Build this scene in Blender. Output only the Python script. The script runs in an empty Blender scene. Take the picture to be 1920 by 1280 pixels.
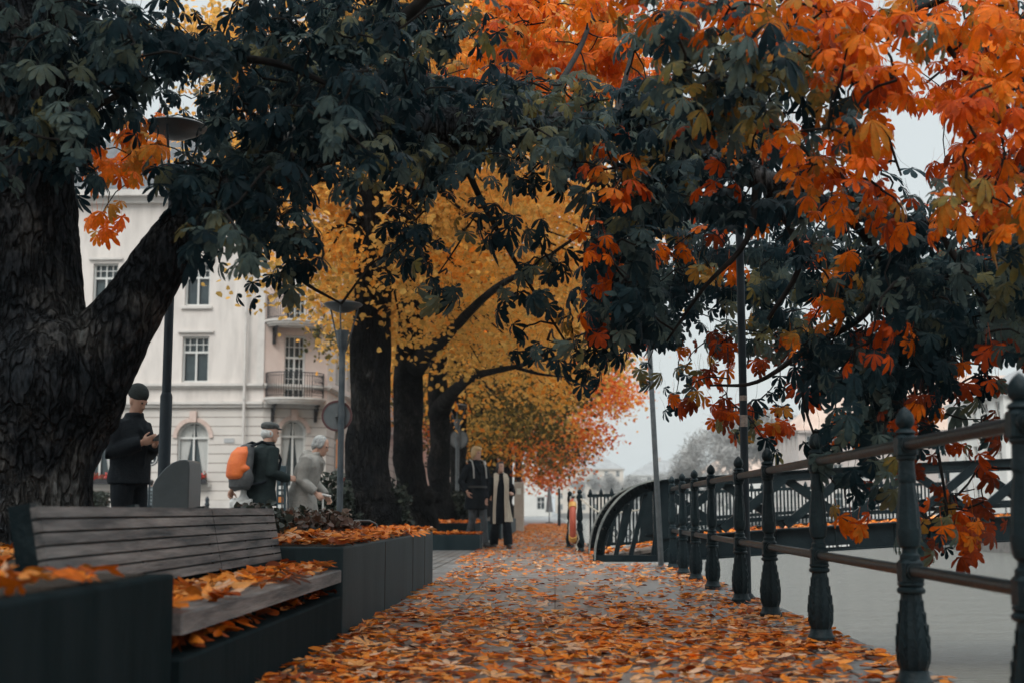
import bpy, math, random
import numpy as np
from mathutils import Vector, Matrix, noise

random.seed(7)
rng = np.random.default_rng(7)
SC = bpy.context.scene
COL = SC.collection
R = math.radians

# ------------------------------------------------------------------ camera
CAM_H, FPX = 0.68, 2500.0
TAU = math.atan(317 / FPX)
PSI = math.atan(80 / math.hypot(FPX, 317))
cd = bpy.data.cameras.new("camera")
cam = bpy.data.objects.new("camera", cd)
COL.objects.link(cam)
cam.location = (0, 0, CAM_H)
cam.rotation_euler = (math.pi / 2 + TAU, 0, PSI)
cd.sensor_width = 36
cd.lens = FPX / 1920 * 36
cd.clip_start = 0.05
cd.clip_end = 3000
cd.dof.use_dof = True
cd.dof.focus_distance = 9.5
cd.dof.aperture_fstop = 2.8
SC.camera = cam

# ------------------------------------------------------------------ sky, sun, exposure
SUN_EL, SUN_AZ = R(48), R(205)          # azimuth from +Y clockwise
wd = bpy.data.worlds.new("World")
SC.world = wd
wd.use_nodes = True
nt = wd.node_tree
nt.nodes.clear()
wo = nt.nodes.new("ShaderNodeOutputWorld")
bg = nt.nodes.new("ShaderNodeBackground")
bg.inputs["Strength"].default_value = 0.1
sky = nt.nodes.new("ShaderNodeTexSky")
sky.sky_type = 'NISHITA'
sky.sun_disc = False
sky.sun_elevation = SUN_EL
sky.sun_rotation = SUN_AZ
sky.dust_density = 4
sky.air_density = 1.5
tc = nt.nodes.new("ShaderNodeTexCoord")
sx = nt.nodes.new("ShaderNodeSeparateXYZ")
nt.links.new(tc.outputs["Generated"], sx.inputs[0])
cr = nt.nodes.new("ShaderNodeValToRGB")      # overcast: brighter towards the zenith
cr.color_ramp.elements[0].position = 0.0
cr.color_ramp.elements[0].color = (0.475, 0.512, 0.518, 1)
cr.color_ramp.elements[1].position = 0.95
cr.color_ramp.elements[1].color = (1.55, 1.72, 1.78, 1)
e = cr.color_ramp.elements.new(0.38)
e.color = (0.48, 0.515, 0.52, 1)
nt.links.new(sx.outputs["Z"], cr.inputs[0])
nz = nt.nodes.new("ShaderNodeTexNoise")      # faint cloud structure
nz.inputs["Scale"].default_value = 2.2
nz.inputs["Detail"].default_value = 5
nt.links.new(tc.outputs["Generated"], nz.inputs["Vector"])
nm = nt.nodes.new("ShaderNodeMapRange")
nm.inputs["To Min"].default_value = 9.2
nm.inputs["To Max"].default_value = 11.2
nt.links.new(nz.outputs["Fac"], nm.inputs["Value"])
vm = nt.nodes.new("ShaderNodeVectorMath")
vm.operation = 'SCALE'
nt.links.new(cr.outputs["Color"], vm.inputs[0])
nt.links.new(nm.outputs["Result"], vm.inputs["Scale"])
mx = nt.nodes.new("ShaderNodeMix")
mx.data_type = 'RGBA'
mx.inputs["Factor"].default_value = 0.9
nt.links.new(sky.outputs["Color"], mx.inputs[6])
nt.links.new(vm.outputs["Vector"], mx.inputs[7])
nt.links.new(mx.outputs[2], bg.inputs["Color"])
nt.links.new(bg.outputs[0], wo.inputs["Surface"])

sl = bpy.data.lights.new("sun", 'SUN')
sl.energy = 1.5
sl.angle = R(25)
sl.color = (1.0, 0.96, 0.9)
sun = bpy.data.objects.new("sun", sl)
COL.objects.link(sun)
sd = Vector((math.sin(SUN_AZ) * math.cos(SUN_EL), math.cos(SUN_AZ) * math.cos(SUN_EL), math.sin(SUN_EL)))
sun.rotation_euler = sd.to_track_quat('Z', 'Y').to_euler()
sun.location = (0, -10, 30)

SC.view_settings.view_transform = 'Standard'
SC.view_settings.look = 'None'
SC.view_settings.exposure = 0.58
SC.view_settings.gamma = 1
SC.render.engine = 'CYCLES'
SC.cycles.max_bounces = 7
SC.cycles.diffuse_bounces = 4
SC.cycles.transmission_bounces = 4
SC.cycles.transparent_max_bounces = 6
SC.cycles.use_denoising = True
SC.cycles.caustics_reflective = False
SC.cycles.caustics_refractive = False

# ------------------------------------------------------------------ helpers: geometry
_fh = Vector((-math.sin(PSI), math.cos(PSI), 0))
_rt = Vector((math.cos(PSI), math.sin(PSI), 0))
_fw = _fh * math.cos(TAU) + Vector((0, 0, math.sin(TAU)))
_up = -_fh * math.sin(TAU) + Vector((0, 0, math.cos(TAU)))


def P(px, py, Y):
    """survey helper: the world point seen at photo pixel (px, py) at distance Y along the path"""
    d = _fw * FPX + _rt * (px - 960) + _up * (640 - py)
    return Vector((0, 0, CAM_H)) + d * (Y / d.y)


class MB:
    def __init__(s):
        s.v = []
        s.f = []

    def add(s, vs, fs):
        o = len(s.v)
        s.v.extend([tuple(p) for p in vs])
        s.f.extend([tuple(i + o for i in q) for q in fs])

    def box(s, x0, x1, y0, y1, z0, z1):
        s.add([(x0, y0, z0), (x1, y0, z0), (x1, y1, z0), (x0, y1, z0), (x0, y0, z1), (x1, y0, z1), (x1, y1, z1), (x0, y1, z1)],
              [(3, 2, 1, 0), (4, 5, 6, 7), (0, 1, 5, 4), (1, 2, 6, 5), (2, 3, 7, 6), (3, 0, 4, 7)])

    def cbox(s, x0, x1, y0, y1, z0, z1, b=0.008):
        """box with a small chamfer on every vertical and top edge"""
        def ring(i, z):
            return [(x0 + i + b, y0 + i, z), (x1 - i - b, y0 + i, z), (x1 - i, y0 + i + b, z), (x1 - i, y1 - i - b, z),
                    (x1 - i - b, y1 - i, z), (x0 + i + b, y1 - i, z), (x0 + i, y1 - i - b, z), (x0 + i, y0 + i + b, z)]
        vs = ring(0, z0) + ring(0, z1 - b) + ring(b, z1)
        fs = [tuple(range(7, -1, -1)), tuple(range(16, 24))]
        for r in (0, 8):
            for k in range(8):
                fs.append((r + k, r + (k + 1) % 8, r + 8 + (k + 1) % 8, r + 8 + k))
        s.add(vs, fs)

    def obox(s, c, size, M=None):
        M = M or Matrix.Identity(3)
        c = Vector(c)
        hx, hy, hz = size[0] / 2, size[1] / 2, size[2] / 2
        vs = [c + M @ Vector((a * hx, b * hy, g * hz)) for g in (-1, 1) for a, b in ((-1, -1), (1, -1), (1, 1), (-1, 1))]
        s.add(vs, [(3, 2, 1, 0), (4, 5, 6, 7), (0, 1, 5, 4), (1, 2, 6, 5), (2, 3, 7, 6), (3, 0, 4, 7)])

    def beam(s, p0, p1, w, h, up=(0, 0, 1)):
        p0, p1 = Vector(p0), Vector(p1)
        y = (p1 - p0)
        L = y.length
        y.normalize()
        u = Vector(up)
        x = y.cross(u).normalized()
        z = x.cross(y)
        M = Matrix((x, y, z)).transposed()
        s.obox((p0 + p1) / 2, (w, L, h), M)

    def tube(s, pts, rad, n=8, ell=None, rough=0.0, seed=0, cap=True):
        pts = [Vector(p) for p in pts]
        m = len(pts)
        if not hasattr(rad, '__len__'):
            rad = [rad] * m
        t = [(pts[min(i + 1, m - 1)] - pts[max(i - 1, 0)]).normalized() for i in range(m)]
        a = Vector((0, 0, 1)) if abs(t[0].z) < 0.9 else Vector((0, 1, 0))
        x = t[0].cross(a).normalized()
        vs = []
        for i in range(m):
            x = (x - t[i] * x.dot(t[i])).normalized()
            y = t[i].cross(x)
            for k in range(n):
                an = 2 * math.pi * k / n
                r = rad[i]
                d = x * math.cos(an) + y * math.sin(an)
                if rough:
                    q = pts[i] * 1.0 + d * r
                    r = r * (1 + rough * (noise.noise(Vector((q.x * 3 + seed, q.y * 3, q.z * 1.3))) + 0.5 * noise.noise(Vector((q.x * 11, q.y * 11 + seed, q.z * 3))) + (0.35 * noise.noise(Vector((q.x * 30, q.y * 30, q.z * 9 + seed))) if n > 40 else 0)))
                vs.append(pts[i] + d * r)
        fs = []
        for i in range(m - 1):
            for k in range(n):
                k2 = (k + 1) % n
                fs.append((i * n + k, i * n + k2, (i + 1) * n + k2, (i + 1) * n + k))
        if cap:
            fs.append(tuple(range(n - 1, -1, -1)))
            fs.append(tuple((m - 1) * n + k for k in range(n)))
        s.add(vs, fs)

    def lathe(s, prof, c=(0, 0, 0), n=16, flute=0.0, nf=0):
        c = Vector(c)
        vs = []
        for r, z in prof:
            for k in range(n):
                an = 2 * math.pi * k / n
                rr = r
                if flute and nf:
                    rr = r * (1 - flute * (0.5 + 0.5 * math.cos(an * nf)))
                vs.append(c + Vector((rr * math.cos(an), rr * math.sin(an), z)))
        m = len(prof)
        fs = []
        for i in range(m - 1):
            for k in range(n):
                k2 = (k + 1) % n
                fs.append((i * n + k, i * n + k2, (i + 1) * n + k2, (i + 1) * n + k))
        fs.append(tuple(range(n - 1, -1, -1)))
        fs.append(tuple((m - 1) * n + k for k in range(n)))
        s.add(vs, fs)

    def stack(s, secs, n=16):
        """loft of horizontal ellipses: (centre, rx, ry[, yaw])"""
        vs = []
        for q in secs:
            c, rx, ry = Vector(q[0]), q[1], q[2]
            yw = q[3] if len(q) > 3 else 0
            for k in range(n):
                an = 2 * math.pi * k / n
                a, b = rx * math.cos(an), ry * math.sin(an)
                vs.append(c + Vector((a * math.cos(yw) - b * math.sin(yw), a * math.sin(yw) + b * math.cos(yw), 0)))
        m = len(secs)
        fs = []
        for i in range(m - 1):
            for k in range(n):
                k2 = (k + 1) % n
                fs.append((i * n + k, i * n + k2, (i + 1) * n + k2, (i + 1) * n + k))
        fs.append(tuple(range(n - 1, -1, -1)))
        fs.append(tuple((m - 1) * n + k for k in range(n)))
        s.add(vs, fs)

    def ball(s, c, r, n=12, m=8, M=None, lump=0.0, seed=0):
        c = Vector(c)
        if not hasattr(r, '__len__'):
            r = (r, r, r)
        M = M or Matrix.Identity(3)
        vs = [c + M @ Vector((0, 0, -r[2]))]
        for i in range(1, m):
            ph = -math.pi / 2 + math.pi * i / m
            for k in range(n):
                an = 2 * math.pi * k / n
                d = Vector((math.cos(an) * math.cos(ph), math.sin(an) * math.cos(ph), math.sin(ph)))
                g = 1 + (lump * noise.noise(d * 2.2 + Vector((seed, seed * 1.7, 0))) if lump else 0)
                vs.append(c + M @ Vector((d.x * r[0] * g, d.y * r[1] * g, d.z * r[2] * g)))
        vs.append(c + M @ Vector((0, 0, r[2])))
        fs = [(0, 1 + (k + 1) % n, 1 + k) for k in range(n)]
        for i in range(m - 2):
            for k in range(n):
                k2 = (k + 1) % n
                fs.append((1 + i * n + k, 1 + i * n + k2, 1 + (i + 1) * n + k2, 1 + (i + 1) * n + k))
        L = len(vs) - 1
        fs += [(L, 1 + (m - 2) * n + k, 1 + (m - 2) * n + (k + 1) % n) for k in range(n)]
        s.add(vs, fs)

    def prism(s, poly, z0, z1):
        n = len(poly)
        s.add([(x, y, z0) for x, y in poly] + [(x, y, z1) for x, y in poly],
              [tuple(range(n - 1, -1, -1)), tuple(range(n, 2 * n))] + [(k, (k + 1) % n, n + (k + 1) % n, n + k) for k in range(n)])

    def sweep(s, poly, org, ux, uy, uz, depth):
        """extrude a 2D polygon given in the (ux, uz) plane by depth along uy"""
        org, ux, uy, uz = Vector(org), Vector(ux), Vector(uy), Vector(uz)
        n = len(poly)
        s.add([org + ux * a + uz * b for a, b in poly] + [org + ux * a + uz * b + uy * depth for a, b in poly],
              [tuple(range(n)), tuple(range(2 * n - 1, n - 1, -1))] + [((k + 1) % n, k, n + k, n + (k + 1) % n) for k in range(n)])

    def mesh(s, name, off=(0, 0, 0), smooth=False, ang=40):
        me = bpy.data.meshes.new(name)
        ox, oy, oz = off
        me.from_pydata([(x - ox, y - oy, z - oz) for x, y, z in s.v], [], s.f)
        if smooth:
            me.polygons.foreach_set("use_smooth", [True] * len(me.polygons))
            me.set_sharp_from_angle(angle=R(ang))
        me.update()
        return me

    def build(s, name, mat, parent=None, smooth=False, ang=40, loc=None):
        off = world_loc(parent) if parent else (loc or (0, 0, 0))
        me = s.mesh(name, off, smooth, ang)
        o = bpy.data.objects.new(name, me)
        COL.objects.link(o)
        if mat:
            me.materials.append(mat)
        if parent:
            o.parent = parent
        elif loc:
            o.location = loc
        return o


def world_loc(o):
    v = Vector((0, 0, 0))
    while o:
        v += o.location
        o = o.parent
    return v


def tag(o, label=None, cat=None, group=None, kind=None):
    if label:
        o["label"] = label
    if cat:
        o["category"] = cat
    if group:
        o["group"] = group
    if kind:
        o["kind"] = kind
    return o


def thing(name, label, cat, loc=(0, 0, 0), group=None):
    o = bpy.data.objects.new(name, None)
    COL.objects.link(o)
    o.location = loc
    o.empty_display_size = 0.1
    return tag(o, label, cat, group)


def copy_tree(o, parent=None):
    c = o.copy()
    COL.objects.link(c)
    if parent:
        c.parent = parent
    for ch in list(o.children):
        copy_tree(ch, c)
    return c


# ------------------------------------------------------------------ helpers: materials
def mat(name, c1, c2=None, scale=6.0, rough=0.6, bump=0.0, bscale=None, metal=0.0, spec=0.5, detail=6, stretch=(1, 1, 1), lo=0.35, hi=0.65, rvar=0.0, coat=0.0, bdist=0.02):
    m = bpy.data.materials.new(name)
    m.use_nodes = True
    t = m.node_tree
    b = t.nodes["Principled BSDF"]
    b.inputs["Base Color"].default_value = (*c1, 1)
    b.inputs["Roughness"].default_value = rough
    b.inputs["Metallic"].default_value = metal
    b.inputs["Specular IOR Level"].default_value = spec
    if coat:
        b.inputs["Coat Weight"].default_value = coat
        b.inputs["Coat Roughness"].default_value = 0.25
    co = t.nodes.new("ShaderNodeTexCoord")
    mp = t.nodes.new("ShaderNodeMapping")
    mp.inputs["Scale"].default_value = stretch
    t.links.new(co.outputs["Object"], mp.inputs[0])
    if c2:
        n = t.nodes.new("ShaderNodeTexNoise")
        n.inputs["Scale"].default_value = scale
        n.inputs["Detail"].default_value = detail
        n.inputs["Roughness"].default_value = 0.62
        t.links.new(mp.outputs[0], n.inputs["Vector"])
        r = t.nodes.new("ShaderNodeValToRGB")
        r.color_ramp.elements[0].position = lo
        r.color_ramp.elements[0].color = (*c1, 1)
        r.color_ramp.elements[1].position = hi
        r.color_ramp.elements[1].color = (*c2, 1)
        t.links.new(n.outputs["Fac"], r.inputs[0])
        t.links.new(r.outputs["Color"], b.inputs["Base Color"])
        if rvar:
            q = t.nodes.new("ShaderNodeMapRange")
            q.inputs["To Min"].default_value = rough - rvar
            q.inputs["To Max"].default_value = rough + rvar
            t.links.new(n.outputs["Fac"], q.inputs["Value"])
            t.links.new(q.outputs["Result"], b.inputs["Roughness"])
    if bump:
        n2 = t.nodes.new("ShaderNodeTexNoise")
        n2.inputs["Scale"].default_value = bscale or scale * 4
        n2.inputs["Detail"].default_value = 5
        t.links.new(mp.outputs[0], n2.inputs["Vector"])
        bp = t.nodes.new("ShaderNodeBump")
        bp.inputs["Strength"].default_value = bump
        bp.inputs["Distance"].default_value = bdist
        t.links.new(n2.outputs["Fac"], bp.inputs["Height"])
        t.links.new(bp.outputs[0], b.inputs["Normal"])
    return m


def leaf_mat(name, stops, trans=0.35, rough=0.5, spec=0.35):
    """albedo by each leaf's own tint (attribute), thin-leaf translucency"""
    m = bpy.data.materials.new(name)
    m.use_nodes = True
    t = m.node_tree
    b = t.nodes["Principled BSDF"]
    out = t.nodes["Material Output"]
    at = t.nodes.new("ShaderNodeAttribute")
    at.attribute_name = "tint"
    r = t.nodes.new("ShaderNodeValToRGB")
    el = r.color_ramp.elements
    el[0].position, el[0].color = stops[0][0], (*stops[0][1], 1)
    el[1].position, el[1].color = stops[-1][0], (*stops[-1][1], 1)
    for p, c in stops[1:-1]:
        q = el.new(p)
        q.color = (*c, 1)
    t.links.new(at.outputs["Fac"], r.inputs[0])
    # blotches on the blade
    co = t.nodes.new("ShaderNodeTexCoord")
    n = t.nodes.new("ShaderNodeTexNoise")
    n.inputs["Scale"].default_value = 20
    n.inputs["Detail"].default_value = 7
    n.inputs["Roughness"].default_value = 0.7
    t.links.new(co.outputs["Object"], n.inputs["Vector"])
    mr = t.nodes.new("ShaderNodeMapRange")
    mr.inputs["From Min"].default_value = 0.3
    mr.inputs["From Max"].default_value = 0.7
    mr.inputs["To Min"].default_value = 0.6
    mr.inputs["To Max"].default_value = 1.3
    t.links.new(n.outputs["Fac"], mr.inputs["Value"])
    sc = t.nodes.new("ShaderNodeVectorMath")
    sc.operation = 'SCALE'
    t.links.new(r.outputs["Color"], sc.inputs[0])
    t.links.new(mr.outputs["Result"], sc.inputs["Scale"])
    t.links.new(sc.outputs["Vector"], b.inputs["Base Color"])
    b.inputs["Roughness"].default_value = rough
    b.inputs["Specular IOR Level"].default_value = spec
    if trans:
        tr = t.nodes.new("ShaderNodeBsdfTranslucent")
        t.links.new(sc.outputs["Vector"], tr.inputs["Color"])
        ms = t.nodes.new("ShaderNodeMixShader")
        ms.inputs[0].default_value = trans
        t.links.new(b.outputs[0], ms.inputs[1])
        t.links.new(tr.outputs[0], ms.inputs[2])
        t.links.new(ms.outputs[0], out.inputs["Surface"])
    return m


def scatter(name, m, parent, batches, loc=None, smooth=True):
    """one mesh out of many placed leaves; batches = (verts, faces, M[n,3,3], pos[n,3], tint[n])"""
    V, LI, LS, LT, T = [], [], [], [], []
    vo = lo = 0
    off = np.array(world_loc(parent) if parent else (loc or (0, 0, 0)))
    for tv, tf, M, pos, tint in batches:
        n = len(pos)
        if n == 0:
            continue
        tv = np.asarray(tv, float)
        nv = len(tv)
        W = np.einsum('nij,vj->nvi', M, tv) + pos[:, None, :] - off
        V.append(W.reshape(-1, 3))
        T.append(np.clip(np.repeat(tint, nv) + rng.normal(0, 0.022, n * nv), 0, 1))
        li = np.concatenate([np.array(q) for q in tf])
        lt = np.array([len(q) for q in tf])
        ls = np.concatenate([[0], np.cumsum(lt)[:-1]])
        LI.append((li[None, :] + (np.arange(n) * nv)[:, None] + vo).reshape(-1))
        LS.append((ls[None, :] + (np.arange(n) * len(li))[:, None] + lo).reshape(-1))
        LT.append(np.tile(lt, n))
        vo += n * nv
        lo += n * len(li)
    V = np.concatenate(V)
    LI = np.concatenate(LI)
    LS = np.concatenate(LS)
    LT = np.concatenate(LT)
    me = bpy.data.meshes.new(name)
    me.vertices.add(len(V))
    me.vertices.foreach_set("co", V.astype(np.float32).reshape(-1))
    me.loops.add(len(LI))
    me.loops.foreach_set("vertex_index", LI.astype(np.int32))
    me.polygons.add(len(LS))
    me.polygons.foreach_set("loop_start", LS.astype(np.int32))
    me.polygons.foreach_set("loop_total", LT.astype(np.int32))
    if smooth:
        me.polygons.foreach_set("use_smooth", np.ones(len(LS), bool))
    at = me.attributes.new("tint", 'FLOAT', 'POINT')
    at.data.foreach_set("value", np.concatenate(T).astype(np.float32))
    me.update(calc_edges=True)
    me.materials.append(m)
    o = bpy.data.objects.new(name, me)
    COL.objects.link(o)
    if parent:
        o.parent = parent
    elif loc:
        o.location = loc
    return o


def frames(nrm, tip, scale, roll=None):
    """rotation matrices with column 0 = tip direction, column 2 = normal; scaled"""
    n = nrm / np.linalg.norm(nrm, axis=1, keepdims=True)
    t = tip - n * np.sum(tip * n, axis=1, keepdims=True)
    t = t / (np.linalg.norm(t, axis=1, keepdims=True) + 1e-9)
    b = np.cross(n, t)
    M = np.stack([t, b, n], axis=2)
    return M * scale[:, None, None]


# leaf templates --------------------------------------------------------------
def leaflet(ang, L, droop, fold, rows, base=-0.015):
    vs = []
    ca, sa = math.cos(ang), math.sin(ang)
    for t, w in rows:
        x = base + t * (L - base)
        z = -droop * (max(x, 0) ** 1.7)
        for side in (1, 0, -1):
            y = side * w * L
            zz = z + fold * abs(y) - (0.25 * abs(y) if t > 0.85 else 0)
            vs.append((x * ca - y * sa, x * sa + y * ca, zz))
    fs = []
    for i in range(len(rows) - 1):
        a = i * 3
        fs += [(a, a + 3, a + 4, a + 1), (a + 1, a + 4, a + 5, a + 2)]
    return vs, fs


ROWS_F = [(0, 0.028), (0.28, 0.07), (0.52, 0.145), (0.74, 0.192), (0.88, 0.15), (0.955, 0.06), (1.0, 0.006)]
ROWS_C = [(0, 0.02), (0.4, 0.11), (0.75, 0.2), (1.0, 0.02)]


def chestnut_leaf(rows, angs, lens, droop, fold, pet=True, seed=0):
    rd = random.Random(seed)
    V, F = [], []
    for a, l in zip(angs, lens):
        vs, fs = leaflet(R(a + rd.uniform(-6, 6)), l * rd.uniform(0.9, 1.08), droop * rd.uniform(0.7, 1.35), fold * rd.uniform(0.4, 1.4), rows)
        o = len(V)
        V += vs
        F += [tuple(i + o for i in q) for q in fs]
    if pet:
        o = len(V)
        V += [(0, 0.012, 0), (0, -0.012, 0), (-0.55, 0.01, 0.16), (-0.55, -0.01, 0.16), (-1.0, 0.008, 0.5), (-1.0, -0.008, 0.5)]
        F += [(o, o + 1, o + 3, o + 2), (o + 2, o + 3, o + 5, o + 4)]
    return V, F


A7, L7 = (-105, -70, -34, 0, 34, 70, 105), (0.6, 0.8, 0.95, 1.0, 0.95, 0.8, 0.6)
A5, L5 = (-80, -40, 0, 40, 80), (0.68, 0.9, 1.0, 0.9, 0.68)
CHEST = [chestnut_leaf(ROWS_F, A7, L7, 0.22, 0.25, seed=1), chestnut_leaf(ROWS_F, A7, L7, 0.5, 0.2, seed=2),
         chestnut_leaf(ROWS_F, A5, L5, 0.3, 0.3, seed=3), chestnut_leaf(ROWS_F, A5, L5, 0.75, 0.35, seed=4),
         chestnut_leaf(ROWS_F, A7, L7, 1.1, 0.3, seed=5)]
CHEST_C = [chestnut_leaf(ROWS_C, A5, L5, 0.3, 0.2, False, 6), chestnut_leaf(ROWS_C, A5, L5, 0.7, 0.2, False, 7)]
# small rounded leaf
LIND = ([(-0.5, 0, 0), (-0.25, 0.38, 0.06), (0.2, 0.36, 0.05), (0.55, 0, -0.1), (0.2, -0.36, 0.05), (-0.25, -0.38, 0.06), (0.0, 0, -0.02)],
        [(0, 6, 2, 1), (6, 3, 2), (0, 5, 4, 6), (6, 4, 3)])


def dead_leaf(curl, bend, w, seed):
    rd = random.Random(seed)
    V, F = [], []
    rows = [(-0.5, 0.04), (-0.4, 0.3), (-0.25, 0.62), (-0.05, 0.9), (0.15, 1.0), (0.32, 0.86), (0.43, 0.52), (0.5, 0.08)]
    tw = rd.uniform(-0.5, 0.5)
    sk = rd.uniform(-0.12, 0.12)
    for t, k in rows:
        for sd_ in (1, 0.5, 0, -0.5, -1):
            y = sd_ * k * w + sk * math.cos(t * 3)
            z = curl * (sd_ * k) ** 2 * 0.13 + bend * (t * t) * 0.5 + tw * t * sd_ * k * w + 0.012 * math.sin(9 * t + 3 * sd_ + seed)
            V.append((t, y, z))
    for i in range(len(rows) - 1):
        for k in range(4):
            a = i * 5 + k
            F.append((a, a + 5, a + 6, a + 1))
    return V, F


DEAD = [dead_leaf(0.9, 0.4, 0.2, 1), dead_leaf(0.4, 0.2, 0.24, 2), dead_leaf(1.4, -0.3, 0.2, 3), dead_leaf(0.8, 0.8, 0.22, 4),
        dead_leaf(-0.8, -0.4, 0.2, 5), dead_leaf(1.1, 0.3, 0.3, 6), dead_leaf(0.5, 0.1, 0.26, 7), dead_leaf(0.7, -0.5, 0.23, 8)]
_ca = chestnut_leaf(ROWS_C, A5, L5, 0.1, 0.15, False, 11)          # some whole palmate leaves among the litter
DEAD.append(([(x * 1.1, y * 1.1, z + 0.05) for x, y, z in _ca[0]], _ca[1]))


def litter(name, label, pts, zs, size, tint, m, tilt=0.28, up=0.012):
    """fallen leaves lying on a surface"""
    n = len(pts)
    nrm = np.column_stack([rng.normal(0, tilt, n), rng.normal(0, tilt, n), np.ones(n)])
    flip = rng.random(n) < 0.35
    an = rng.uniform(0, 2 * math.pi, n)
    tip = np.column_stack([np.cos(an), np.sin(an), np.zeros(n)])
    sc = size * rng.uniform(0.6, 1.35, n)
    M = frames(nrm, tip, sc)
    M[flip, :, 2] *= -1
    pos = np.column_stack([pts[:, 0], pts[:, 1], zs + up + rng.random(n) * 0.02 + flip * sc * 0.12])
    kind = rng.integers(0, len(DEAD), n)
    bt = [(DEAD[k][0], DEAD[k][1], M[kind == k], pos[kind == k], tint[kind == k]) for k in range(len(DEAD))]
    o = scatter(name, m, None, bt)
    return tag(o, label, "fallen leaves", None, "stuff")


def bark_mat(name, vs, sz, gain=1.0):
    """ridged bark: cracks between plates, broad grey-brown and lichen patches"""
    m = bpy.data.materials.new(name)
    m.use_nodes = True
    t = m.node_tree
    N, L = t.nodes.new, t.links.new
    b = t.nodes["Principled BSDF"]
    b.inputs["Roughness"].default_value = 0.9
    b.inputs["Specular IOR Level"].default_value = 0.08
    co = N("ShaderNodeTexCoord")
    mp = N("ShaderNodeMapping")
    mp.inputs["Scale"].default_value = (1, 1, sz)
    L(co.outputs["Object"], mp.inputs[0])
    wn = N("ShaderNodeTexNoise")
    wn.inputs["Scale"].default_value = 6
    wn.inputs["Detail"].default_value = 4
    L(mp.outputs[0], wn.inputs["Vector"])
    wm = N("ShaderNodeMix")
    wm.data_type = 'VECTOR'
    wm.inputs["Factor"].default_value = 0.3
    L(mp.outputs[0], wm.inputs[4])
    L(wn.outputs["Color"], wm.inputs[5])
    vo = N("ShaderNodeTexVoronoi")
    vo.feature = 'DISTANCE_TO_EDGE'
    vo.inputs["Scale"].default_value = vs
    L(wm.outputs[1], vo.inputs["Vector"])
    cr = N("ShaderNodeValToRGB")
    cr.color_ramp.elements[0].position = 0.02
    cr.color_ramp.elements[0].color = (0.42, 0.42, 0.42, 1)
    cr.color_ramp.elements[1].position = 0.16
    cr.color_ramp.elements[1].color = (1, 1, 1, 1)
    L(vo.outputs["Distance"], cr.inputs[0])
    n1 = N("ShaderNodeTexNoise")
    n1.inputs["Scale"].default_value = 2.3
    n1.inputs["Detail"].default_value = 8
    n1.inputs["Roughness"].default_value = 0.65
    L(co.outputs["Object"], n1.inputs["Vector"])
    r1 = N("ShaderNodeValToRGB")
    e = r1.color_ramp.elements
    e[0].position, e[0].color = 0.36, (0.007 * gain, 0.010 * gain, 0.013 * gain, 1)
    e[1].position, e[1].color = 0.74, (0.15 * gain, 0.165 * gain, 0.165 * gain, 1)
    q = e.new(0.5)
    q.color = (0.022 * gain, 0.024 * gain, 0.027 * gain, 1)
    q = e.new(0.6)
    q.color = (0.058 * gain, 0.056 * gain, 0.054 * gain, 1)
    L(n1.outputs["Fac"], r1.inputs[0])
    n2 = N("ShaderNodeTexNoise")
    n2.inputs["Scale"].default_value = 55
    n2.inputs["Detail"].default_value = 6
    L(mp.outputs[0], n2.inputs["Vector"])
    mr = N("ShaderNodeMapRange")
    mr.inputs["From Min"].default_value = 0.3
    mr.inputs["From Max"].default_value = 0.72
    mr.inputs["To Min"].default_value = 0.35
    mr.inputs["To Max"].default_value = 1.9
    L(n2.outputs["Fac"], mr.inputs["Value"])
    mu = N("ShaderNodeVectorMath")
    mu.operation = 'MULTIPLY'
    L(r1.outputs["Color"], mu.inputs[0])
    L(cr.outputs["Color"], mu.inputs[1])
    sc = N("ShaderNodeVectorMath")
    sc.operation = 'SCALE'
    L(mu.outputs["Vector"], sc.inputs[0])
    L(mr.outputs["Result"], sc.inputs["Scale"])
    L(sc.outputs["Vector"], b.inputs["Base Color"])
    ad = N("ShaderNodeMath")
    ad.operation = 'MULTIPLY_ADD'
    ad.inputs[1].default_value = 0.3
    L(n2.outputs["Fac"], ad.inputs[0])
    L(cr.outputs["Color"], ad.inputs[2])
    bp = N("ShaderNodeBump")
    bp.inputs["Strength"].default_value = 1.0
    bp.inputs["Distance"].default_value = 0.05
    L(ad.outputs[0], bp.inputs["Height"])
    L(bp.outputs[0], b.inputs["Normal"])
    return m


# ------------------------------------------------------------------ materials
M_IRON = mat("iron_paint", (0.004, 0.012, 0.016), (0.012, 0.025, 0.03), 9, 0.4, 0.25, 60, spec=0.2, rvar=0.1)
M_IRON2 = mat("bridge_paint", (0.004, 0.009, 0.012), (0.01, 0.018, 0.021), 5, 0.45, 0.2, 40, spec=0.15, rvar=0.12)
M_RAIL = mat("worn_rail", (0.005, 0.014, 0.018), (0.022, 0.025, 0.026), 7, 0.36, 0.15, 50, spec=0.3, rvar=0.1, lo=0.45, hi=0.75)
M_STEEL = mat("galvanised_steel", (0.06, 0.07, 0.075), (0.11, 0.12, 0.125), 12, 0.45, 0.1, 60, metal=0.3)
M_DARKPOLE = mat("dark_pole", (0.014, 0.022, 0.03), (0.024, 0.034, 0.042), 8, 0.5, 0.1, 40, spec=0.25)
M_PLANTER = mat("planter_wall", (0.007, 0.014, 0.016), (0.014, 0.022, 0.025), 3.5, 0.85, 0.15, 30, spec=0.04, stretch=(2.2, 2.2, 0.35))
M_PLANTER2 = mat("planter_concrete", (0.010, 0.024, 0.029), (0.028, 0.046, 0.053), 1.6, 0.6, 0.15, 30, spec=0.2, stretch=(1.6, 1.6, 0.4))
M_SOIL = mat("soil", (0.025, 0.018, 0.013), (0.06, 0.042, 0.028), 14, 0.95, 0.8, 40)
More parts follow.
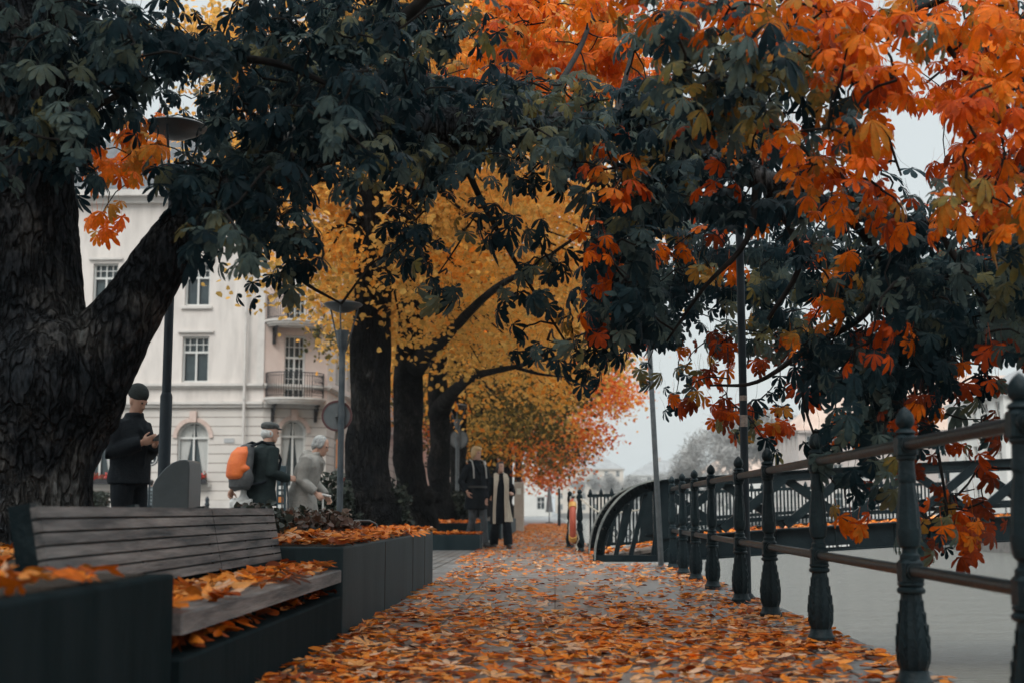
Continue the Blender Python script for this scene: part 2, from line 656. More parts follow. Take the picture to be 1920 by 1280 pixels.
M_WOOD = mat("weathered_wood", (0.03, 0.036, 0.042), (0.36, 0.325, 0.305), 2.0, 0.55, 0.4, 18, stretch=(7, 0.7, 9), lo=0.36, hi=0.74)
M_WOOD2 = mat("deck_wood", (0.12, 0.1, 0.085), (0.26, 0.22, 0.19), 5, 0.7, 0.3, 30, stretch=(1, 6, 6))
M_STONE = mat("granite", (0.13, 0.135, 0.135), (0.26, 0.26, 0.255), 22, 0.7, 0.4, 60)
M_QUAY = mat("quay_stone", (0.10, 0.10, 0.095), (0.22, 0.21, 0.2), 4, 0.8, 0.6, 16)
M_BARK = bark_mat("bark", 17.0, 0.38, 1.4)
M_BARK2 = bark_mat("bark_linden", 17.0, 0.22, 0.33)
M_TWIG = mat("twig", (0.009, 0.008, 0.008), (0.024, 0.021, 0.019), 9, 0.85, spec=0.15)

CH_STOPS = [(0.0, (0.005, 0.017, 0.023)), (0.14, (0.014, 0.036, 0.045)), (0.30, (0.105, 0.145, 0.13)), (0.45, (0.18, 0.15, 0.045)),
            (0.58, (0.48, 0.21, 0.03)), (0.70, (0.82, 0.17, 0.004)), (0.85, (0.58, 0.07, 0.004)), (1.0, (0.17, 0.03, 0.01))]
M_CHEST = leaf_mat("chestnut_leaf", CH_STOPS, 0.36, 0.5, 0.1)
LI_STOPS = [(0.0, (0.035, 0.042, 0.022)), (0.25, (0.15, 0.11, 0.03)), (0.5, (0.88, 0.53, 0.14)), (0.72, (0.86, 0.33, 0.035)),
            (0.88, (0.75, 0.13, 0.01)), (1.0, (0.5, 0.05, 0.008))]
M_LIND = leaf_mat("linden_leaf", LI_STOPS, 0.48, 0.6, 0.1)
LT_STOPS = [(0.0, (0.05, 0.017, 0.01)), (0.25, (0.32, 0.06, 0.01)), (0.45, (0.72, 0.155, 0.008)), (0.65, (0.82, 0.25, 0.025)), (0.85, (0.8, 0.36, 0.12)), (1.0, (0.75, 0.46, 0.3))]
M_LITTER = leaf_mat("fallen_leaf", LT_STOPS, 0.15, 0.5, 0.16)
M_SHRUB = leaf_mat("shrub_leaf", [(0.0, (0.012, 0.02, 0.014)), (0.5, (0.05, 0.06, 0.045)), (0.8, (0.12, 0.05, 0.03)), (1.0, (0.2, 0.16, 0.12))], 0.2)
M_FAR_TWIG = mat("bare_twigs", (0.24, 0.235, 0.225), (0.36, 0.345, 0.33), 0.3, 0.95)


def paving_mat(name="path_paving", bw=1.3, bh=0.68, mo=0.006, c1=(0.18, 0.178, 0.177, 1), c2=(0.26, 0.257, 0.254, 1)):
    m = mat(name, (0.2, 0.2, 0.2), None, 4, 0.5)
    t = m.node_tree
    b = t.nodes["Principled BSDF"]
    co = t.nodes.new("ShaderNodeTexCoord")
    mp = t.nodes.new("ShaderNodeMapping")
    mp.inputs["Rotation"].default_value = (0, 0, math.pi / 2)
    t.links.new(co.outputs["Object"], mp.inputs[0])
    br = t.nodes.new("ShaderNodeTexBrick")
    br.inputs["Scale"].default_value = 1.0
    br.inputs["Brick Width"].default_value = bw
    br.inputs["Row Height"].default_value = bh
    br.inputs["Mortar Size"].default_value = mo
    br.inputs["Color1"].default_value = c1
    br.inputs["Color2"].default_value = c2
    br.inputs["Mortar"].default_value = (0.05, 0.048, 0.046, 1)
    t.links.new(mp.outputs[0], br.inputs["Vector"])
    n = t.nodes.new("ShaderNodeTexNoise")
    n.inputs["Scale"].default_value = 2.2
    n.inputs["Detail"].default_value = 9
    n.inputs["Roughness"].default_value = 0.7
    t.links.new(co.outputs["Object"], n.inputs["Vector"])
    mr = t.nodes.new("ShaderNodeMapRange")
    mr.inputs["From Min"].default_value = 0.3
    mr.inputs["From Max"].default_value = 0.7
    mr.inputs["To Min"].default_value = 0.5
    mr.inputs["To Max"].default_value = 1.15
    t.links.new(n.outputs["Fac"], mr.inputs["Value"])
    sc = t.nodes.new("ShaderNodeVectorMath")
    sc.operation = 'SCALE'
    t.links.new(br.outputs["Color"], sc.inputs[0])
    t.links.new(mr.outputs["Result"], sc.inputs["Scale"])
    t.links.new(sc.outputs["Vector"], b.inputs["Base Color"])
    q = t.nodes.new("ShaderNodeMapRange")
    q.inputs["To Min"].default_value = 0.22
    q.inputs["To Max"].default_value = 0.6
    t.links.new(n.outputs["Fac"], q.inputs["Value"])
    t.links.new(q.outputs["Result"], b.inputs["Roughness"])
    bp = t.nodes.new("ShaderNodeBump")
    bp.inputs["Strength"].default_value = 0.5
    bp.inputs["Distance"].default_value = 0.01
    t.links.new(br.outputs["Fac"], bp.inputs["Height"])
    bp.invert = True
    t.links.new(bp.outputs[0], b.inputs["Normal"])
    return m


def water_mat():
    m = mat("canal_water", (0.12, 0.118, 0.1), None, 1, 0.06, spec=0.45)
    t = m.node_tree
    b = t.nodes["Principled BSDF"]
    co = t.nodes.new("ShaderNodeTexCoord")
    mp = t.nodes.new("ShaderNodeMapping")
    mp.inputs["Scale"].default_value = (0.45, 1.0, 1)
    t.links.new(co.outputs["Object"], mp.inputs[0])
    n = t.nodes.new("ShaderNodeTexNoise")
    n.inputs["Scale"].default_value = 8.0
    n.inputs["Detail"].default_value = 5
    t.links.new(mp.outputs[0], n.inputs["Vector"])
    n2 = t.nodes.new("ShaderNodeTexNoise")
    n2.inputs["Scale"].default_value = 1.1
    t.links.new(mp.outputs[0], n2.inputs["Vector"])
    ad = t.nodes.new("ShaderNodeMath")
    ad.operation = 'ADD'
    t.links.new(n.outputs["Fac"], ad.inputs[0])
    t.links.new(n2.outputs["Fac"], ad.inputs[1])
    bp = t.nodes.new("ShaderNodeBump")
    bp.inputs["Strength"].default_value = 1.0
    bp.inputs["Distance"].default_value = 0.16
    t.links.new(ad.outputs[0], bp.inputs["Height"])
    t.links.new(bp.outputs[0], b.inputs["Normal"])
    return m


M_PATH = paving_mat()
M_GROUND = paving_mat("ground_setts", 0.2, 0.13, 0.012, (0.2, 0.2, 0.2, 1), (0.3, 0.3, 0.295, 1))
M_WATER = water_mat()

# ------------------------------------------------------------------ the setting
QX, QX2, QY, BX = 1.55, 0.62, 17.0, 23.5      # quay edge near / beyond the bridge, where it steps, far bank
g = MB()
for x0, x1, y0, y1 in ((-600, QX, -60, QY), (-600, QX2, QY, 420), (BX, 700, -60, 420), (-600, 700, 420, 2500)):
    g.add([(x0, y0, 0), (x1, y0, 0), (x1, y1, 0), (x0, y1, 0)], [(0, 1, 2, 3)])
tag(g.build("ground", M_GROUND), kind="structure")
g = MB()
for a, b in (((QX, -60), (QX, QY)), ((QX, QY), (QX2, QY)), ((QX2, QY), (QX2, 420)), ((QX2, 420), (BX, 420)), ((BX, 420), (BX, -60))):
    g.add([(*a, -2.5), (*b, -2.5), (*b, -0.002), (*a, -0.002)], [(0, 1, 2, 3)])
tag(g.build("quay_wall", M_QUAY), kind="structure")
g = MB()
g.add([(QX - 3, -60, -1.5), (BX + 1, -60, -1.5), (BX + 1, 421, -1.5), (QX - 3, 421, -1.5)], [(0, 1, 2, 3)])
tag(g.build("canal_water", M_WATER), kind="structure")
g = MB()
g.add([(-1.3, -8, 0.004), (1.24, -8, 0.004), (1.24, QY, 0.004), (-1.3, QY, 0.004)], [(0, 1, 2, 3)])
g.add([(-1.3, QY, 0.004), (0.36, QY, 0.004), (0.36, 300, 0.004), (-1.3, 300, 0.004)], [(0, 1, 2, 3)])
tag(g.build("path", M_PATH), kind="structure")
g = MB()
y = -8.0
while y < QY - 0.01:
    L = min(1.3, QY - y)
    g.cbox(1.25, QX + 0.03, y + 0.004, y + L - 0.004, -0.12, 0.012, 0.006)
    y += L
y = QY + 6.3
while y < 120:
    g.cbox(0.37, QX2 + 0.03, y + 0.004, y + 1.29, -0.12, 0.012, 0.006)
    y += 1.3
tag(g.build("quay_kerb", M_STONE), kind="structure")

# ------------------------------------------------------------------ planters and bench
PX, PZ = -1.16, 0.485


def planter(poly, inner, h, label, m=M_PLANTER, seams=(), group="steel planters along the path"):
    cx = sum(p[0] for p in poly) / len(poly)
    cy = sum(p[1] for p in poly) / len(poly)
    t = thing("planter", label, "planter", (cx, cy, 0), group)
    w = MB()
    w.prism(poly, -0.02, h)
    wo_ = w.build("wall", m, t)
    bv = wo_.modifiers.new("edge", 'BEVEL')
    bv.width = 0.012
    bv.segments = 2
    bv.limit_method = 'ANGLE'
    s = MB()
    s.prism(inner, h - 0.004, h + 0.006)
    s.build("soil", M_SOIL, t)
    for y_ in seams:                                     # panel joints on the path side
        s = MB()
        s.box(max(p[0] for p in poly), max(p[0] for p in poly) + 0.0025, y_ - 0.006, y_ + 0.006, 0.0, h - 0.013)
        s.build("panel_joint", M_SOIL, t)
    return t


planter([(-1.19, 0.4), (-1.19, 4.2), (-1.475, 4.2), (-1.475, 3.94), (-1.76, 3.94), (-1.76, 7.33), (-4.3, 7.33), (-4.3, 0.4)],
        [(-1.25, 0.46), (-1.25, 4.1), (-1.4, 4.1), (-1.4, 3.86), (-1.84, 3.86), (-1.84, 7.27), (-4.24, 7.27), (-4.24, 0.46)],
        PZ, "near dark planter wrapping round the bench, big chestnut trunk growing in it", M_PLANTER, (2.6,))
planter([(PX, 7.365), (PX, 12.8), (-2.9, 12.8), (-2.9, 7.365)],
        [(PX - 0.05, 7.42), (PX - 0.05, 12.74), (-2.84, 12.74), (-2.84, 7.42)],
        PZ, "long dark planter straight beyond the bench with low shrubs and leaves on it", M_PLANTER2, (9.2, 11.0, 12.0))
planter([(-1.31, 23.5), (-1.31, 24.35), (-2.2, 24.35), (-2.2, 23.5)], [(-1.36, 23.55), (-1.36, 24.3), (-2.15, 24.3), (-2.15, 23.55)],
        0.27, "low concrete planter right at the young couple's feet", M_PLANTER2)
planter([(-1.6, 27.0), (-1.6, 31), (-3.9, 31), (-3.9, 27.0)], [(-1.66, 27.06), (-1.66, 30.9), (-3.8, 30.9), (-3.8, 27.06)],
        0.43, "dark raised planter behind the low one, leaves under the row of trunks")
for k, (y0, y1) in enumerate(((31.5, 36.5), (38.0, 43.5), (45.5, 52))):
    planter([(-1.25, y0), (-1.25, y1), (-2.6, y1), (-2.6, y0)], [(-1.3, y0 + .05), (-1.3, y1 - .05), (-2.55, y1 - .05), (-2.55, y0 + .05)], 0.45,
            ("grey planter box just behind the walking woman", "grey planter box beside the pale pillar down the path",
             "farthest grey planter box, near the closed parasol")[k], M_PLANTER2)

bench = thing("park_bench", "weathered slatted wooden bench set between two dark planters", "bench", (-1.4, 5.8, 0))
b = MB()
b.cbox(-1.50, PX - 0.005, 4.215, 7.35, 0.295, 0.362, 0.006)
seat = b.build("seat", M_WOOD, bench)
b = MB()
for k in range(7):                                     # seven slats, leaning back
    z0 = 0.415 + k * 0.0405
    for (ya, yb) in ((3.99, 6.02), (6.03, 7.35)):
        c = Vector((-1.508 - (z0 - 0.4) * 0.2, (ya + yb) / 2, z0 + 0.0165))
        b.obox(c, (0.028, yb - ya, 0.0335), Matrix.Rotation(R(-11), 3, 'Y'))
b.build("backrest", M_WOOD, bench)
b = MB()
for ya in (3.99, 5.0, 6.0, 6.7, 7.28):
    b.obox((-1.585, ya + 0.03, 0.555), (0.07, 0.05, 0.29), Matrix.Rotation(R(-11), 3, 'Y'))
b.obox((-1.562, 5.67, 0.553), (0.014, 3.34, 0.27), Matrix.Rotation(R(-11), 3, 'Y'))
b.build("back_frame", M_IRON, bench)
b = MB()
b.cbox(-1.74, PX - 0.002, 4.21, 7.355, -0.02, 0.222, 0.008)
b.build("plinth", M_PLANTER, bench)
for ya in (4.5, 5.75, 7.0):
    b = MB()
    b.box(-1.46, -1.30, ya - 0.03, ya + 0.03, 0.2225, 0.2945)
    b.build("support", M_IRON, bench)


# ------------------------------------------------------------------ fallen leaves
def leaf_tint(n, mean=0.5, sd=0.2):
    return np.clip(rng.normal(mean, sd, n), 0.02, 1.0)


def rej(n, x0, x1, y0, y1, dens):
    out = []
    while len(out) < n:
        x = rng.uniform(x0, x1, 4000)
        y = rng.uniform(y0, y1, 4000)
        k = rng.random(4000) < dens(x, y)
        out += list(zip(x[k], y[k]))
    return np.array(out[:n])


def path_d(x, y):
    near = 1 / (1 + np.exp((y - 9.0) / 0.8))
    edge = np.exp(-np.maximum(0, 1.42 - x) / 0.4) + 0.9 * np.exp(-np.maximum(0, x - PX) / 0.45)
    patch = np.array([0.5 + 1.3 * noise.noise(Vector((a * 1.9, b_ * 1.0, 3))) for a, b_ in zip(x, y)])
    return np.clip(near * (0.5 + 0.5 * patch) + (1 - near) * (0.03 + 0.14 * patch) + edge * (0.25 + 0.35 * patch) * (0.45 + 0.55 * near), 0.02, 1)


pts = rej(7200, PX + 0.02, QX - 0.02, 2.3, 17.0, path_d)
litter("fallen_leaves", "orange and rusty fallen leaves covering the near paving between bench and railing", pts, np.full(len(pts), 0.006), 0.076, leaf_tint(len(pts), 0.6, 0.28), M_LITTER, 0.12, 0.006)
pts = rej(7000, -1.3, 0.6, 17.0, 70, lambda x, y: np.clip(0.25 + 0.5 * np.exp(-(x + 1.3) / 0.35) + 0.5 * np.exp(-(0.6 - x) / 0.3) + 0.012 * (y - 20), 0.1, 1))
litter("fallen_leaves", "thin carpet of orange leaves on the far path past the couple", pts, np.full(len(pts), 0.006), 0.085, leaf_tint(len(pts), 0.62, 0.25), M_LITTER, 0.1, 0.004)
pts = rej(1500, -4.2, -1.2, 1.0, 7.25, lambda x, y: np.where((x > -1.8) & (y > 3.86), 0.0, 0.4 + 0.6 * np.exp(-(-1.2 - x) / 0.5)))
litter("fallen_leaves", "orange leaves heaped on top of the near planter by the trunk", pts, np.full(len(pts), PZ + 0.004), 0.075, leaf_tint(len(pts), 0.6, 0.24), M_LITTER, 0.35)
pts = rej(3400, -2.86, PX - 0.01, 7.4, 12.76, lambda x, y: 0.3 + 0.7 * np.exp(-(PX - x) / 0.5))
litter("fallen_leaves", "orange leaves heaped on the long planter beyond the bench", pts, np.full(len(pts), PZ + 0.004), 0.085, leaf_tint(len(pts), 0.52, 0.24), M_LITTER, 0.3)
pts = rej(420, -1.49, PX - 0.015, 4.24, 7.33, lambda x, y: 0.25 + 0.75 * np.exp(-(x + 1.49) / 0.16))
litter("fallen_leaves", "orange leaves lying along the wooden bench seat", pts, np.full(len(pts), 0.364), 0.082, leaf_tint(len(pts), 0.58, 0.24), M_LITTER, 0.3)
pts = rej(70, -1.3, PX - 0.02, 4.24, 7.33, lambda x, y: x * 0 + 1)
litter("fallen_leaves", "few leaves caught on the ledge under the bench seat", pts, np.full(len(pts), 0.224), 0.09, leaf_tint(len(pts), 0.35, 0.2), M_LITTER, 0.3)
pts = np.concatenate([rej(800, -2.18, -1.32, 23.52, 24.33, lambda x, y: x * 0 + 1)])
litter("fallen_leaves", "reddish leaves filling the low concrete planter by the couple", pts, np.full(len(pts), 0.272), 0.075, leaf_tint(len(pts), 0.5, 0.25), M_LITTER, 0.3, 0.004)
pts = rej(1800, -3.9, -1.62, 27.0, 31, lambda x, y: x * 0 + 1)
litter("fallen_leaves", "rusty leaves round the trunks on the dark raised planter", pts, np.full(len(pts), 0.432), 0.085, leaf_tint(len(pts), 0.45, 0.25), M_LITTER, 0.35, 0.006)
pts = rej(260, 1.7, 7.5, 3.5, 17, lambda x, y: np.exp(-(x - 1.6) / 1.6))
litter("fallen_leaves", "scattered leaves floating on the canal below the railing", pts, np.full(len(pts), -1.5), 0.1, leaf_tint(len(pts), 0.5, 0.25), M_LITTER, 0.05, 0.002)

# ------------------------------------------------------------------ quay railing
def railing_post():
    """cast-iron baluster, base at origin"""
    o = MB()
    o.lathe([(0.092, 0), (0.092, 0.03), (0.078, 0.045), (0.07, 0.07)], n=20)
    o.lathe([(0.066, 0.068), (0.082, 0.10), (0.086, 0.14), (0.08, 0.2), (0.066, 0.27), (0.054, 0.335), (0.05, 0.36)], n=40, flute=0.10, nf=10)
    o.lathe([(0.062, 0.355), (0.07, 0.362), (0.07, 0.372), (0.058, 0.38), (0.066, 0.388), (0.066, 0.396), (0.056, 0.402)], n=20)
    o.cbox(-0.056, 0.056, -0.056, 0.056, 0.40, 0.485, 0.014)
    o.lathe([(0.05, 0.483), (0.05, 0.50), (0.038, 0.508), (0.038, 0.525), (0.052, 0.535), (0.06, 0.57), (0.06, 0.60)], n=20)
    o.lathe([(0.06, 0.598), (0.055, 0.68), (0.045, 0.75), (0.04, 0.78)], n=40, flute=0.12, nf=8)
    o.lathe([(0.042, 0.778), (0.046, 0.80), (0.042, 0.81), (0.04, 0.86), (0.05, 0.868), (0.05, 0.878), (0.044, 0.884)], n=20)
    o.cbox(-0.052, 0.052, -0.052, 0.052, 0.882, 0.962, 0.014)
    # leaf relief round the vase
    for k in range(8):
        an = 2 * math.pi * k / 8
        for s in (-1, 1):
            for j in range(5):
                z = 0.11 + j * 0.045
                rr = [0.083, 0.086, 0.08, 0.07, 0.06][j] + 0.002
                a0, a1 = an, an + s * 0.28 * (1 - j * 0.12)
                o.tube([((rr - .0035) * math.cos(a0), (rr - .0035) * math.sin(a0), z), ((rr - 0.0045) * math.cos(a1), (rr - 0.0045) * math.sin(a1), z + 0.04)], [0.0045, 0.0025], 5)
    o.v = [(x * 0.76, y * 0.76, z) for x, y, z in o.v]
    return o


rail_x = 1.36
post_y = [2.4, 3.93, 5.22, 7.0, 8.6, 9.95, 11.7, 13.1, 14.35, 15.6]
railing = thing("quay_railing", "dark cast iron railing with acorn-topped posts along the near quay edge", "railing", (rail_x, 3.0, 0.012))
pm = railing_post()
p0 = pm.build("post", M_IRON, None, True, 35)
p0.parent = railing
f = MB()
f.lathe([(0.03, 0.958), (0.04, 0.968), (0.034, 0.978), (0.022, 0.986), (0.033, 0.998), (0.037, 1.014), (0.033, 1.036), (0.019, 1.056), (0.003, 1.07)], n=18)
f0 = f.build("finial", M_IRON, None, True, 50)
f0.parent = p0
for k, y in enumerate(post_y):
    o = p0 if k == 0 else copy_tree(p0, railing)
    o.location = (0, y - 3.0, 0)
    o.rotation_euler = (0, 0, 0.05 * ((k * 7) % 3 - 1))
for z, r_, nm_ in ((0.934, 0.0235, "top_rail"), (0.454, 0.0225, "lower_rail")):
    t_ = MB()
    for a, c in zip(post_y[:-1], post_y[1:]):
        t_.tube([(rail_x, a + 0.04, z), (rail_x, c - 0.04, z)], r_, 14)
        for yy in (a + 0.048, c - 0.048):
            t_.tube([(rail_x, yy - 0.012, z), (rail_x, yy + 0.012, z)], r_ + 0.008, 14)
    t_.build(nm_, M_RAIL, railing, True, 50)


# ------------------------------------------------------------------ iron bridge
BY0, BY1 = 18.3, 21.2           # near and far truss
SLOPE = 0.077
X0 = 1.42


def bz(x):
    """deck line rising to mid canal"""
    s = (x - X0)
    L = BX - X0
    return SLOPE * s * (1 - 0.5 * s / (L * 0.5)) if s > 0 else SLOPE * s


bridge = thing("iron_bridge", "dark iron truss footbridge with a quarter-wheel end crossing the canal", "bridge", (X0, (BY0 + BY1) / 2, 0))


def truss(Y):
    t_ = MB()
    zt, zg0, zg1 = 1.03, 0.02, 0.33
    n = 26
    xs = [X0 + (BX - X0) * i / n for i in range(n + 1)]
    for i in range(n):
        a, c = xs[i], xs[i + 1]
        za, zc = bz(a), bz(c)
        t_.beam((a, Y, za + zt), (c, Y, zc + zt), 0.12, 0.11)
        t_.beam((a, Y, za + zt + 0.06), (c, Y, zc + zt + 0.06), 0.20, 0.016)
        t_.beam((a, Y, za + 0.47), (c, Y, zc + 0.47), 0.05, 0.055)
        t_.beam((a, Y - 0.035, za + zg1 + 0.04), (c, Y - 0.035, zc + zt - 0.03), 0.115, 0.06, (0, 1, 0))
        t_.beam((c, Y + 0.035, zc + zg1 + 0.04), (a, Y + 0.035, za + zt - 0.03), 0.115, 0.06, (0, 1, 0))
        if i % 8 == 0 and i:
            t_.beam((a, Y, za + zg1), (a, Y, za + zt), 0.06, 0.09, (0, 1, 0))
    return t_


def girder(Y):
    t_ = MB()
    n = 14
    xs = [X0 + (BX - X0) * i / n for i in range(n + 1)]
    for i in range(n):
        a, c = xs[i], xs[i + 1]
        za, zc = bz(a), bz(c)
        t_.beam((a, Y, za + 0.16), (c, Y, zc + 0.16), 0.04, 0.30)
        t_.beam((a, Y, za + 0.316), (c, Y, zc + 0.316), 0.2, 0.02)
        t_.beam((a, Y, za + 0.0), (c, Y, zc + 0.0), 0.22, 0.022)
        for q in (0.0, 0.5):
            xx = a + (c - a) * q
            t_.beam((xx, Y - 0.03, bz(xx) + 0.012), (xx, Y - 0.03, bz(xx) + 0.304), 0.05, 0.012, (1, 0, 0))
    return t_


def quadrant(Y):
    """quarter wheel: two flanged rims, spokes, bearing beam"""
    t_ = MB()
    cx, cz, ra = X0 + 0.02, 0.02, 1.03
    sx_ = 0.84
    n = 22
    for (r_, w, th) in ((ra - 0.03, 0.05, 0.13), (ra - 0.1, 0.18, 0.016)):
        for i in range(n):
            a0, a1 = math.pi - i / n * math.pi / 2, math.pi - (i + 1) / n * math.pi / 2
            t_.beam((cx + r_ * sx_ * math.cos(a0), Y, cz + r_ * math.sin(a0)), (cx + r_ * sx_ * math.cos(a1), Y, cz + r_ * math.sin(a1)), w, th,
                    (math.cos((a0 + a1) / 2), 0, math.sin((a0 + a1) / 2)))
    hub = (cx - 0.02, Y, cz + 0.06)
    for a_, base in ((2.05, (cx - 0.42, Y, 0.06)), (2.42, (cx - 0.62, Y, 0.06)), (1.75, (cx - 0.12, Y, 0.05))):
        t_.beam(base, (cx + (ra - 0.1) * sx_ * math.cos(a_ - 0.22), Y, cz + (ra - 0.1) * math.sin(a_ - 0.22)), 0.06, 0.1, (0, 1, 0))
    t_.beam((cx, Y, 0.02), (cx, Y, 1.06), 0.14, 0.2, (1, 0, 0))
    t_.beam((cx - 0.92, Y, 0.045), (cx + 0.15, Y, 0.045), 0.24, 0.09)
    t_.beam((cx - 0.02, Y - 0.1, 0.05), (cx + 0.4, Y - 0.1, 0.5), 0.04, 0.08, (0, 1, 0))
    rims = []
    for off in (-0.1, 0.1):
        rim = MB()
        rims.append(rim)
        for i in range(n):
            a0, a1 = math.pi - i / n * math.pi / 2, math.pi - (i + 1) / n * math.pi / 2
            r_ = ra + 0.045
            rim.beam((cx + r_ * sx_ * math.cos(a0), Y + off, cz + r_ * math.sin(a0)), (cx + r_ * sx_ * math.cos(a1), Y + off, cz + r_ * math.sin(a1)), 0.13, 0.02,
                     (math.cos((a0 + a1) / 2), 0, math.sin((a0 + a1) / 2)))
    for a_ in (1.8, 2.1, 2.4, 2.7, 3.0):
        t_.ball((cx + (ra - 0.03) * sx_ * math.cos(a_), Y - 0.03, cz + (ra - 0.03) * math.sin(a_)), 0.022, 8, 5)
    return t_, rims


def far_side(Y):
    t_ = MB()
    n = 14
    xs = [X0 + (BX - X0) * i / n for i in range(n + 1)]
    for i in range(n):
        a, c = xs[i], xs[i + 1]
        for z, h in ((1.03, 0.09), (0.5, 0.05)):
            t_.beam((a, Y, bz(a) + z), (c, Y, bz(c) + z), 0.08, h)
        if i % 3 == 0:
            t_.beam((a, Y, bz(a) + 0.3), (a, Y, bz(a) + 1.03), 0.05, 0.07, (0, 1, 0))
    return t_


M_RIM = mat("lit_rim", (0.09, 0.105, 0.105), (0.26, 0.28, 0.26), 8, 0.5, 0.2, 40)  # lighter colour imitates light catching the wheel flanges
for Y in (BY0, BY1):
    (truss if Y == BY0 else far_side)(Y).build("truss", M_IRON2, bridge)
    girder(Y).build("girder", M_IRON2, bridge)
    qw, rm_ = quadrant(Y)
    qo = qw.build("quarter_wheel", M_IRON2, bridge)
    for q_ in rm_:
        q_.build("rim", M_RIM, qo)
d = MB()
n = 110
for i in range(n):
    a = 0.55 + (BX - 0.55) * i / n
    c = 0.55 + (BX - 0.55) * (i + 1) / n - 0.012
    za, zc = max(0.03, bz(a) + 0.25), max(0.03, bz(c) + 0.25)
    if a < X0 + 1.6:
        za = 0.03 + 0.33 * max(0, (a - 0.55)) / (X0 + 1.6 - 0.55) * 1.07
        zc = 0.03 + 0.33 * max(0, (c - 0.55)) / (X0 + 1.6 - 0.55) * 1.07
    d.beam((a, (BY0 + BY1) / 2, za), (c, (BY0 + BY1) / 2, zc), BY1 - BY0 - 0.28, 0.045)
d.build("deck", M_WOOD2, bridge)
d = MB()
for i, (x, w) in enumerate(((3.60, 0.012), (3.63, 0.05), (3.70, 0.035), (3.75, 0.05), (3.82, 0.03), (3.86, 0.06), (3.94, 0.02))):
    d.obox((x + w / 2, BY0 - 0.026, bz(x) + 0.05), (w, 0.004, 0.022), Matrix.Rotation(-SLOPE, 3, 'Y'))
d.build("stencil_marks", mat("stencil", (0.7, 0.7, 0.68), None, 1, 0.6), bridge)
pts = rej(900, 0.6, 9.0, BY0 + 0.18, BY1 - 0.18, lambda x, y: 0.4 + 0.6 * np.exp(-(y - BY0) / 0.4))
litter("fallen_leaves", "fallen leaves lying on the bridge deck boards", pts,
       np.array([max(0.055, bz(x) + 0.275) if x > X0 + 1.6 else 0.055 + 0.353 * (x - 0.55) / (X0 + 1.05) for x in pts[:, 0]]), 0.11, leaf_tint(len(pts), 0.55, 0.2), M_LITTER)

# far-side landing rail of the bridge with its two posts, balusters
fr = thing("bridge_railing", "ornamental iron balustrade on the far side of the bridge landing", "railing", (0.42, 22.6, 0))
r_ = MB()
ly = 22.6
for z, h in ((0.93, 0.05), (0.12, 0.05)):
    r_.beam((0.55, ly, z), (6.5, ly, z + 5.95 * 0.035), 0.05, h)
for i in range(95):
    x = 0.6 + i * 0.06
    dz = (x - 0.55) * 0.035
    r_.tube([(x, ly, 0.12 + dz), (x, ly, 0.93 + dz)], 0.016, 5)
    r_.lathe([(0.03, 0.93), (0.035, 0.98), (0.02, 1.02), (0.004, 1.05)], (x, ly, dz), 6) if i % 3 == 0 else None
    if i % 2 == 0:
        pts_ = [(x + 0.045 + 0.045 * math.cos(q * math.pi / 4), ly, 0.3 + dz + 0.06 * math.sin(q * math.pi / 4)) for q in range(9)]
        r_.tube(pts_, 0.009, 4)
r_.build("balustrade", M_IRON, fr)
q0 = railing_post().build("post", M_IRON, None, True, 35)
q0.parent = fr
q0.location = (0.0, 0, 0)
q0.scale = (1.2, 1.2, 0.98)
f1 = f.build("finial", M_IRON, None, True, 50)
f1.parent = q0
q1 = copy_tree(q0, fr)
q1.location = (-0.14, 2.2, 0)
r_ = MB()
r_.tube([(0.28, 24.8, 0.92), (0.42, 22.66, 0.92)], 0.025, 8)
r_.build("cross_rail", M_IRON, fr)

# lifebuoy with its rope
lb = thing("lifebuoy", "red and orange lifebuoy hanging edge-on from the landing post", "lifebuoy", (0.31, 22.55, 0.5))
t_ = MB()
bx, by, bzc = 0.30, 22.55, 0.50
ring_ = []
N = 32
vs, fs = [], []
for i in range(N):
    a = 2 * math.pi * i / N
    c = Vector((bx, by + 0.1 * math.cos(a) + 0.16 * math.cos(a), bzc + 0.33 * math.sin(a)))
    er = Vector((0.0, 0.62 * math.cos(a), math.sin(a))).normalized()
    for k in range(10):
        p_ = 2 * math.pi * k / 10
        vs.append(c + Vector((1, 0, 0)) * 0.055 * math.cos(p_) + er * 0.062 * math.sin(p_))
for i in range(N):
    for k in range(10):
        fs.append((i * 10 + k, i * 10 + (k + 1) % 10, ((i + 1) % N) * 10 + (k + 1) % 10, ((i + 1) % N) * 10 + k))
t_.add(vs, fs)
t_.build("ring", mat("buoy_red", (0.5, 0.09, 0.05), (0.58, 0.13, 0.07), 6, 0.5), lb, True, 180)
M_BAND = mat("buoy_band", (0.75, 0.4, 0.1), None, 1, 0.5)
for a in (0.9, math.pi - 0.9, math.pi + 0.9, -0.9):
    t_ = MB()
    c = Vector((bx, by + 0.26 * math.cos(a), bzc + 0.33 * math.sin(a)))
    tg = Vector((0, -0.26 * math.sin(a), 0.33 * math.cos(a))).normalized()
    t_.tube([c - tg * 0.05, c + tg * 0.05], 0.067, 14)
    t_.build("band", M_BAND, lb, True, 60)
t_ = MB()
M_ROPE = mat("rope", (0.5, 0.46, 0.38), (0.65, 0.6, 0.5), 40, 0.9, 0.5, 80)
t_.tube([(bx + 0.06, by - 0.1, 0.94), (bx - 0.03, by - 0.18, 0.7), (bx - 0.06, by - 0.2, 0.4), (bx - 0.02, by - 0.14, 0.15), (bx + 0.05, by - 0.12, 0.12), (bx + 0.1, by - 0.14, 0.22), (bx + 0.06, by - 0.16, 0.36)], 0.012, 6)
t_.tube([(bx - 0.03, by - 0.02, 0.92), (bx - 0.045, by - 0.2, 0.62), (bx - 0.06, by - 0.22, 0.3)], 0.01, 6)
